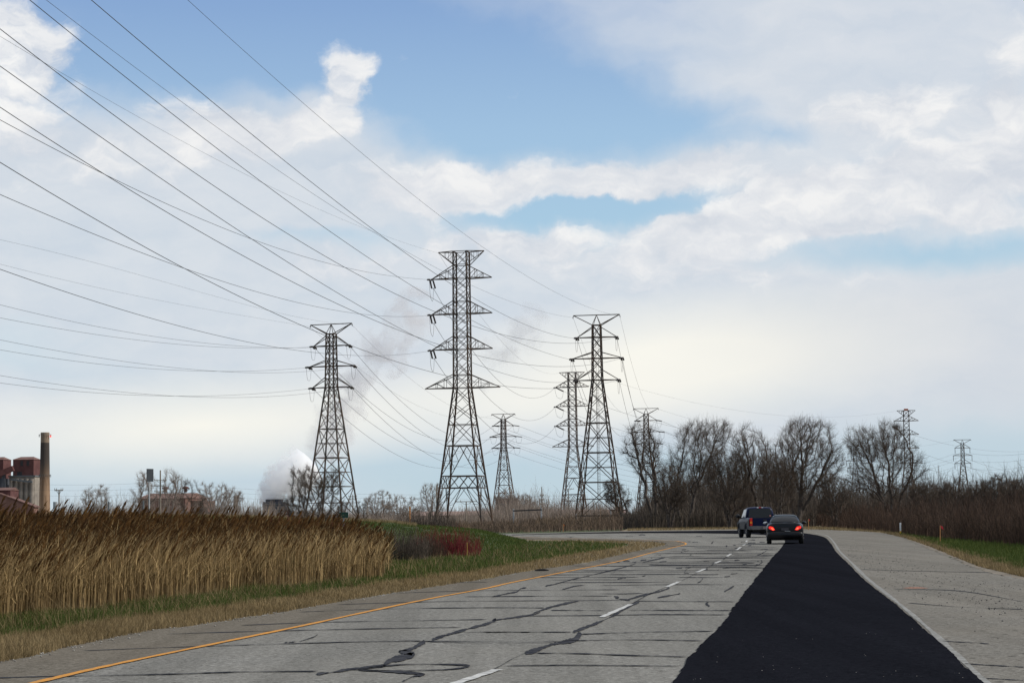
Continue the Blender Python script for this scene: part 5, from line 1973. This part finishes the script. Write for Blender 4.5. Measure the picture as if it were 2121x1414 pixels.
# pipe racks between the pylons
for (xa_, xb_, ya, yb, Z_, lb) in ((1063, 1122, 1057.5, 1055, 330, 'dark horizontal beam on two pale posts below the small pylon'), (1193, 1292, 1068, 1067, 300, 'long dark horizontal beam between the feet of the dark right-of-centre pylon'),
                                   (1264, 1300, 1056.5, 1056, 330, 'short dark horizontal beam behind the vine-hung tree')):
    a, b = at(xa_, ya, Z_), at(xb_, yb, Z_)
    root = thing('beam_gantry', lb, 'gantry', (a[0], Z_, 0))
    mb = MB()
    mb.bar((0, 0, a[2]), (b[0] - a[0], 0, b[2]), .2)
    mb.build('beam', M_dark, root)
    for xx_, zz_ in ((0.05, a[2] + .3), (b[0] - a[0] - .05, b[2] + .3)):
        mb = MB()
        mb.tube([(xx_, .3, 0), (xx_, .3, zz_)], .12, n=8)
        mb.build('post', M_galv, root)
# radio masts
for (x, yt, Z_, lb, hw_) in ((1240, 800, 900, 'slender lattice radio mast faint behind the dark right-of-centre pylon', .45), (1947, 963, 1300, 'thin distant radio mast left of the far right pylon', .35)):
    b = at(x, 1080, Z_)
    root = thing('radio_mast', lb, 'mast', (b[0], Z_, 0))
    h = HCAM + (yh(x) - yt) * Z_ / F
    mb = MB()
    for k in range(3):
        a = 2 * math.pi * k / 3
        mb.bar((hw_ * math.cos(a), hw_ * math.sin(a), 0), (hw_ * math.cos(a), hw_ * math.sin(a), h), .09)
    nseg = int(h / 1.6)
    for j in range(nseg):
        for k in range(3):
            a, c = 2 * math.pi * k / 3, 2 * math.pi * (k + 1) / 3
            mb.bar((hw_ * math.cos(a), hw_ * math.sin(a), j * 1.6), (hw_ * math.cos(c), hw_ * math.sin(c), j * 1.6 + 1.6), .045)
    mb.build('lattice', M_steel_far, root)

# ------------------------------------------------------------------ vehicles
M_black = mat('black_car_paint', (.004, .004, .005), (.005, .005, .006), rough=.35, spec=.22, coat=.12, scale=2)
M_blue = mat('blue_truck_paint', (.002, .005, .026), (.003, .006, .032), rough=.4, spec=.14, coat=.05, scale=2)
M_pewter = mat('pewter_truck_paint', (.028, .028, .032), (.036, .036, .04), rough=.5, metal=0, coat=0, spec=.15, scale=2)
M_glass = mat('tinted_glass', (.010, .013, .016), (.012, .015, .018), rough=.1, spec=.25, scale=2)
M_glass2 = mat('blue_tinted_glass', (.012, .022, .03), (.016, .026, .035), rough=.2, spec=.15, scale=2)
M_chrome = mat('dull_chrome', (.42, .42, .43), (.5, .5, .5), rough=.3, metal=.9, scale=2)
M_bump = mat('grey_bumper', (.09, .085, .085), (.11, .105, .105), rough=.5, metal=.2, scale=2)
M_rim = mat('wheel_rim', (.2, .2, .21), (.26, .26, .27), rough=.35, metal=.8, scale=4)


def emis(name, col, strength):
    m = bpy.data.materials.new(name)
    m.use_nodes = True
    p = m.node_tree.nodes['Principled BSDF']
    p.inputs['Base Color'].default_value = (*col, 1)
    p.inputs['Emission Color'].default_value = (*col, 1)
    p.inputs['Emission Strength'].default_value = strength
    p.inputs['Roughness'].default_value = .2
    return m


M_brake = emis('lit_brake_lens', (.9, .02, .01), .6)
M_brake_hot = emis('lit_brake_core', (1.0, .12, .05), 1.5)
M_tail = mat('red_lens', (.42, .015, .012), (.5, .02, .015), rough=.15)
M_amber = mat('amber_lens', (.6, .16, .015), (.65, .2, .02), rough=.15)


def loft(sections, closed_ends=True):
    """sections: list of (y, [(x, z) ... half outline from bottom centre to top centre]); mirrored in x"""
    V, Fc = [], []
    n = None
    for y, half in sections:
        loop = [(x, z) for x, z in half] + [(-x, z) for x, z in reversed(half) if x > 1e-6]
        n = len(loop)
        V += [(x, y, z) for x, z in loop]
    for i in range(len(sections) - 1):
        for k in range(n):
            a, b = i * n + k, i * n + (k + 1) % n
            Fc.append((a, b, b + n, a + n))
    if closed_ends:
        Fc.append(tuple(range(n))[::-1])
        Fc.append(tuple(range((len(sections) - 1) * n, len(sections) * n)))
    return V, Fc


def smooth_obj(o, levels=2, angle=None):
    md = o.modifiers.new('sub', 'SUBSURF')
    md.levels = levels
    md.render_levels = levels
    for p in o.data.polygons:
        p.use_smooth = True


def wheel(root, x, y, r, w, sgn):
    o = MB()
    n = 28
    prof = [(r * .60, -w / 2), (r * .93, -w / 2), (r, -w * .36), (r, w * .36), (r * .93, w / 2), (r * .60, w / 2), (r * .58, 0)]
    V, Fc = [], []
    for k in range(n):
        a = 2 * math.pi * k / n
        for pr_, px_ in prof:
            V.append((px_, math.cos(a) * pr_, math.sin(a) * pr_))
    m_ = len(prof)
    for k in range(n):
        for j in range(m_):
            a, b = k * m_ + j, k * m_ + (j + 1) % m_
            c, d = ((k + 1) % n) * m_ + (j + 1) % m_, ((k + 1) % n) * m_ + j
            Fc.append((a, b, c, d))
    wh = bpy.data.objects.new('wheel', None)
    wh.location = (x, y, r)
    link(wh, root)
    py_mesh('tyre', V, Fc, M_rubber, wh, smooth=True)
    rb = MB()
    rb.tube([(sgn * w * .1, 0, 0), (sgn * w * .42, 0, 0)], [r * .6, r * .57], n=24)
    for k in range(5):
        a = 2 * math.pi * k / 5
        rb.bar((sgn * w * .44, 0, 0), (sgn * w * .44, math.cos(a) * r * .52, math.sin(a) * r * .52), .06)
    py_mesh('rim', rb.V, rb.F, M_rim, wh)


def slab(name, pts_out, thick, m, parent, normal):
    """thin panel with an outline in 3D, given thickness along normal"""
    nv = Vector(normal).normalized() * thick
    V = [Vector(p) for p in pts_out] + [Vector(p) - nv for p in pts_out]
    n = len(pts_out)
    Fc = [tuple(range(n)), tuple(range(n, 2 * n))[::-1]] + [(i, i + n, (i + 1) % n + n, (i + 1) % n) for i in range(n)]
    return py_mesh(name, V, Fc, m, parent)


def sedan():
    g = gnd(1626.5, 1127.2)
    root = thing('sedan', 'black sedan with its brake lights lit, seen from behind on the bend', 'car', (g[0], g[1], .03), R_(-7.2))
    # y forward, rear bumper at y=0
    L = 4.62

    def sec(y, w, zb, zs, wt, zt):
        return (y, [(0, zb), (w * .80, zb), (w * .97, zb + .10), (w, zb + .3), (w * .995, zs - .12), (w * .95, zs), (wt, zt), (0, zt + .015)])
    S_ = [sec(0.0, .76, .34, .82, .60, .93), sec(.06, .83, .29, .86, .66, .985), sec(.35, .865, .24, .90, .70, 1.01), sec(.9, .875, .20, .92, .74, 1.0), sec(1.6, .88, .18, .92, .78, .96),
          sec(2.6, .88, .18, .90, .78, .93), sec(3.3, .87, .18, .86, .76, .89), sec(3.9, .855, .19, .78, .70, .80), sec(4.4, .80, .24, .66, .60, .68), sec(L, .66, .32, .56, .5, .58)]
    V, Fc = loft(S_)
    b = py_mesh('body', V, Fc, M_black, root)
    smooth_obj(b, 2)
    # greenhouse
    def cab(y, wb, zb, wt, zt):
        return (y, [(0, zb), (wb, zb), (wb - (wb - wt) * .5, (zb + zt) / 2 + .03), (wt, zt - .03), (wt * .75, zt), (0, zt + .02)])
    S2 = [cab(.62, .70, .93, .66, .97), cab(1.02, .755, .90, .61, 1.20), cab(1.42, .77, .90, .565, 1.34), cab(1.9, .775, .9, .56, 1.375), cab(2.5, .77, .88, .55, 1.36), cab(2.85, .76, .88, .58, 1.24), cab(3.35, .74, .86, .66, .93)]
    V, Fc = loft(S2)
    c = py_mesh('cabin', V, Fc, M_black, root)
    smooth_obj(c, 2)
    slab('rear_window', [(-.60, .76, 1.015), (.60, .76, 1.015), (.515, 1.36, 1.325), (.2, 1.40, 1.345), (-.2, 1.40, 1.345), (-.515, 1.36, 1.325)], .03, M_glass2, root, (0, -.46, .89))
    for s_ in (-1, 1):
        slab('side_window', [(s_ * .775, 1.15, .955), (s_ * .775, 3.0, .955), (s_ * .60, 2.55, 1.30), (s_ * .60, 1.5, 1.31)], .02, M_glass, root, (s_, 0, .35))
        mb = MB()
        mb.tube([(s_ * .76, 2.62, .93), (s_ * .90, 2.6, .97)], .035, n=6)
        mb.tube([(s_ * .85, 2.58, .98), (s_ * .87, 2.56, .98), (s_ * .99, 2.58, .975), (s_ * 1.02, 2.6, .97)], [.045, .075, .065, .03], n=10)
        o = mb.build('mirror', M_black if s_ > 0 else M_chrome, root, smooth=True)  # left mirror paler than right, its sky reflection put into the material
        o['label'] = 'pale door mirror' if s_ < 0 else 'dark door mirror'
    slab('windscreen', [(-.66, 3.30, .95), (.66, 3.30, .95), (.55, 2.75, 1.30), (-.55, 2.75, 1.30)][::-1], .03, M_glass, root, (0, .5, .85))
    # lights: slanting lenses near the corners
    for s_ in (-1, 1):
        pts = [(s_ * .46, -.005, .66), (s_ * .57, -.01, .64), (s_ * .74, .02, .72), (s_ * .765, .05, .80), (s_ * .70, .035, .84), (s_ * .555, .01, .80)]
        pts = pts if s_ > 0 else pts[::-1]
        pts = [(x, y - .018, z) for x, y, z in pts]
        lz = slab('tail_light', pts, .05, M_brake, root, (0, -1, 0))
        pts = [(s_ * .50, -.03, .67), (s_ * .57, -.035, .665), (s_ * .645, -.02, .72), (s_ * .63, -.02, .77), (s_ * .565, -.025, .75)]
        pts = pts if s_ > 0 else pts[::-1]
        slab('bulb_glow', [(x, y - .012, z) for x, y, z in pts], .01, M_brake_hot, lz, (0, -1, 0))
    # bumper
    mb = MB()
    Vb, Fb = loft([(-.10, [(0, .30), (.60, .30), (.70, .34), (.72, .50), (.68, .565), (0, .575)]), (-.04, [(0, .25), (.72, .25), (.82, .30), (.845, .50), (.82, .585), (0, .60)]), (.30, [(0, .22), (.80, .22), (.872, .28), (.885, .50), (.875, .59), (0, .60)])])
    bp = py_mesh('rear_bumper', Vb, Fb, M_black, root)
    smooth_obj(bp, 1)
    slab('plate', [(-.17, -.02, .625), (.17, -.02, .625), (.17, -.02, .745), (-.17, -.02, .745)], .015, mat('dull_plate', (.055, .048, .052), (.06, .052, .056), rough=.6), root, (0, -1, 0))
    mb = MB()
    mb.box((.12, -.085, .60), (.26, .02, .018))
    mb.build('bumper_trim', M_chrome, root)
    # low boot lip
    mb = MB()
    mb.tube([(-.62, .07, 1.0), (0, .03, 1.03), (.62, .07, 1.0)], .025, n=6)
    mb.build('spoiler', M_black, root, smooth=True)
    # seats inside are hidden by tinted glass; head restraints show as shapes on the parcel shelf
    mb = MB()
    mb.tube([(.45, .6, .27), (.45, -.02, .27)], .03, n=8)
    mb.build('exhaust_pipe', M_dark, root)
    for s_ in (-1, 1):
        for y in (.95, 3.62):
            wheel(root, s_ * .755, y, .315, .21, s_)
    mb = MB()
    mb.box((0, 2.1, .24), (1.3, 3.4, .14))
    mb.build('underbody', M_dark, root)


def pickup():
    g = gnd(1582, 1113.6)
    root = thing('pickup_truck', 'dark blue pickup truck with grey lower sides, ahead of the sedan on the bend', 'pickup truck', (g[0] + .1, g[1], .02), R_(1.8))
    Wd = .99

    def sec(y, w, zb, zs, wt, zt):
        return (y, [(0, zb), (w * .88, zb), (w * .985, zb + .12), (w, zb + .4), (w * .995, zs - .15), (w * .97, zs), (wt, zt), (0, zt)])
    S_ = [sec(0.0, .94, .56, 1.16, .90, 1.20), sec(.08, .975, .52, 1.20, .93, 1.235), sec(1.0, Wd, .48, 1.20, .94, 1.235), sec(2.1, Wd, .46, 1.20, .94, 1.235), sec(3.2, Wd, .45, 1.18, .93, 1.22), sec(4.0, Wd, .45, 1.16, .90, 1.19), sec(4.6, .98, .46, 1.13, .86, 1.15), sec(5.2, .95, .5, 1.03, .8, 1.06), sec(5.5, .88, .55, .95, .75, .98)]
    V, Fc = loft(S_)
    b = py_mesh('body', V, Fc, M_blue, root)
    smooth_obj(b, 2)
    # grey two-tone lower flank panels, following the side with wheel arches left free
    for s_ in (-1, 1):
        for (ya, yb) in ((.06, .80), (1.75, 4.05), (4.95, 5.2)):
            slab('flank_panel', [(s_ * (Wd + .004), ya, .52), (s_ * (Wd + .004), yb, .5), (s_ * (Wd + .010), yb, .98 if ya < 1.5 else .94), (s_ * (Wd + .006), ya, 1.13 if ya < .1 else .98)], .02, M_pewter, root, (s_, 0, 0))
        ar = MB()
        for yc in (1.28, 4.5):
            pts = [(s_ * (Wd + .005), yc + math.cos(a) * .47, .42 + math.sin(a) * .47) for a in np.linspace(0, math.pi, 13)]
            ar.tube(pts, .04, n=6)
        ar.build('wheel_arch', M_pewter, root)

    def cab(y, wb, zb, wt, zt):
        return (y, [(0, zb), (wb, zb), (wb - (wb - wt) * .5, (zb + zt) / 2 + .02), (wt, zt - .06), (wt * .85, zt), (0, zt + .02)])
    S2 = [cab(1.98, .90, 1.15, .74, 1.80), cab(2.10, .93, 1.15, .765, 1.86), cab(2.6, .93, 1.15, .765, 1.88), cab(3.3, .93, 1.14, .75, 1.86), cab(3.55, .92, 1.13, .76, 1.74), cab(4.15, .88, 1.12, .82, 1.2)]
    V, Fc = loft(S2)
    c = py_mesh('cab', V, Fc, M_blue, root)
    smooth_obj(c, 1)
    slab('rear_window', [(-.74, 1.955, 1.26), (.74, 1.955, 1.26), (.655, 1.975, 1.74), (.60, 1.98, 1.77), (-.60, 1.98, 1.77), (-.655, 1.975, 1.74)], .03, M_glass, root, (0, -1, .05))
    for s_ in (-1, 1):
        slab('side_window', [(s_ * .905, 2.25, 1.24), (s_ * .90, 3.9, 1.24), (s_ * .80, 3.45, 1.72), (s_ * .795, 2.3, 1.75)], .02, M_chrome if s_ < 0 else M_glass, root, (s_, 0, .2))  # left pane uses chrome: bright sky reflection put into its material
        mb = MB()
        mb.tube([(s_ * .95, 3.75, 1.3), (s_ * 1.1, 3.72, 1.32)], .03, n=6)
        mb.tube([(s_ * 1.08, 3.7, 1.33), (s_ * 1.1, 3.68, 1.33), (s_ * 1.24, 3.7, 1.33), (s_ * 1.26, 3.72, 1.33)], [.08, .13, .12, .05], n=10)
        mb.build('mirror', M_dark, root, smooth=True)
    # tailgate with handle and top rail
    slab('tailgate', [(-.76, -.03, .72), (.76, -.03, .72), (.77, -.03, 1.20), (-.77, -.03, 1.20)], .05, M_blue, root, (0, -1, 0))
    mb = MB()
    mb.box((0, -.045, 1.07), (.22, .03, .09))
    mb.build('tailgate_handle', M_dark, root)
    mb = MB()
    mb.box((0, .0, 1.235), (1.6, .08, .05))
    mb.build('tailgate_cap', M_dark, root)
    for s_ in (-1, 1):
        tl = MB()
        tl.box((s_ * .865, -.015, .97), (.16, .07, .46))
        t_ = tl.build('tail_light', M_tail, root)
        am = MB()
        am.box((s_ * .865, -.056, .93), (.13, .012, .13))
        am.build('indicator', M_amber, t_)
    Vb, Fb = loft([(-.16, [(0, .50), (.80, .50), (.85, .54), (.85, .66), (.82, .70), (0, .70)]), (-.06, [(0, .48), (.92, .48), (.96, .52), (.96, .68), (.94, .71), (0, .71)]), (.1, [(0, .48), (.96, .48), (.985, .52), (.985, .66), (.97, .70), (0, .70)])])
    bp = py_mesh('rear_bumper', Vb, Fb, M_bump, root)
    mb = MB()
    mb.box((0, -.175, .60), (.34, .02, .15))
    mb.build('plate', mat('pickup_plate', (.16, .13, .13), (.17, .14, .14), rough=.6), root)
    # cargo lamp strip on the cab roof
    mb = MB()
    mb.box((0, 2.02, 1.845), (.16, .04, .05))
    mb.build('high_brake_light', M_tail, root)
    mb = MB()
    for s_ in (-1, 1):
        mb.box((s_ * .14, 2.02, 1.845), (.10, .04, .05))
    mb.build('cargo_lamp', mat('clear_lens', (.6, .6, .58), (.65, .65, .63), rough=.2), root)
    mb = MB()
    mb.tube([(.62, 1.955, 1.33), (.62, 1.94, 1.33)], .045, n=12)
    mb.build('round_sticker', mat('sticker', (.5, .17, .15), (.5, .2, .17)), root)
    mb = MB()
    mb.box((0, 2.7, .46), (1.3, 4.8, .16))
    mb.tube([(0, 1.28, .38), (-.5, 1.28, .38), (-.8, 1.28, .38)], .07, n=8)
    mb.tube([(0, 1.28, .38), (.5, 1.28, .38), (.8, 1.28, .38)], .07, n=8)
    mb.tube([(0, 1.1, .38), (0, 1.5, .38)], .17, n=10)
    mb.box((0, -.05, .46), (.08, .3, .08))
    mb.build('chassis', M_dark, root)
    for s_ in (-1, 1):
        for y in (1.28, 4.5):
            wheel(root, s_ * .86, y, .375, .25, s_)


sedan()
pickup()


# ------------------------------------------------------------------ steam and smoke
def plume(name, label, path, Z, dens, col, seed, thr=.45, nscale=.05, warp=14, amp=3.0):
    """closed tube round a path; density falls off from the path and is broken up by noise"""
    P = [at(x, y, Z) for x, y, r in path]
    Rr = [r * Z / F for x, y, r in path]
    P3 = [Vector(p) for p in P]
    # resample
    pts, rs = [], []
    for i in range(len(P3) - 1):
        for t in np.linspace(0, 1, 5, endpoint=False):
            pts.append(P3[i].lerp(P3[i + 1], t))
            rs.append(Rr[i] * (1 - t) + Rr[i + 1] * t)
    pts.append(P3[-1])
    rs.append(Rr[-1])
    rs2 = [r * 1.15 for r in rs]
    rs2[-1] *= .3
    mb = MB()
    mb.tube(pts, rs2, n=14)
    m = bpy.data.materials.new(name + '_vapour')
    m.use_nodes = True
    w = NT(m.node_tree)
    w.n.remove(w.n['Principled BSDF'])
    out = w.n['Material Output']
    pv = w.node('ShaderNodeVolumePrincipled')
    pv.inputs['Color'].default_value = (*col, 1)
    pv.inputs['Anisotropy'].default_value = .2
    tc = w.node('ShaderNodeTexCoord').outputs['Object']
    # warp
    wn = w.node('ShaderNodeTexNoise')
    w.l.new(tc, wn.inputs['Vector'])
    wn.inputs['Scale'].default_value = nscale * 1.3
    wn.inputs['Detail'].default_value = 3
    off = w.vmath('MULTIPLY', w.vmath('SUBTRACT', wn.outputs['Color'], (.5, .5, .5)).outputs[0], (warp, warp, warp)).outputs[0]
    pw = w.vmath('ADD', tc, off).outputs[0]
    f = None
    for p, r in zip(P3, Rr):
        mp = w.node('ShaderNodeMapping', vector_type='TEXTURE')
        w.l.new(pw, mp.inputs[0])
        mp.inputs['Location'].default_value = p
        rr_ = r * 1.35
        mp.inputs['Scale'].default_value = (rr_, rr_, rr_)
        gt = w.node('ShaderNodeTexGradient', gradient_type='SPHERICAL')
        w.l.new(mp.outputs[0], gt.inputs[0])
        f = gt.outputs['Fac'] if f is None else w.math('MAXIMUM', f, gt.outputs['Fac'])
    nz = w.noise(pw, nscale * 2, 6, .62)
    v = w.math('ADD', f, w.math('MULTIPLY', w.math('SUBTRACT', nz, .5), amp))
    d = w.math('MULTIPLY', w.smooth(v, thr - .12, thr + .22), dens)
    w.l.new(d, pv.inputs['Density'])
    w.l.new(pv.outputs[0], out.inputs['Volume'])
    o = mb.build(name, m)
    tag(o, label, kind='stuff')
    return o


plume('steam', 'thick white steam billowing from the dark cooling tower',
      [(574, 1043, 16), (564, 1026, 32), (582, 1004, 42), (612, 984, 46), (646, 955, 48)], 905, .55, (1.0, 1.0, 1.0), 1, thr=.41, nscale=.22, warp=9, amp=3.3)
plume('smoke', 'grey smoke drifting up behind the left pylon',
      [(640, 965, 40), (672, 930, 46), (690, 885, 52), (705, 850, 50), (735, 790, 48), (790, 725, 62), (850, 660, 62), (880, 600, 44)], 940, .06, (.86, .85, .87), 2, thr=.50, nscale=.05, amp=3.2)
plume('smoke', 'faint grey smoke wisps right of the tallest pylon',
      [(985, 800, 30), (1040, 730, 52), (1085, 680, 52), (1115, 630, 34)], 960, .045, (.80, .81, .84), 3, thr=.55, nscale=.05, amp=3.2)
scene.cycles.volume_step_rate = 1.0
scene.cycles.volume_max_steps = 256
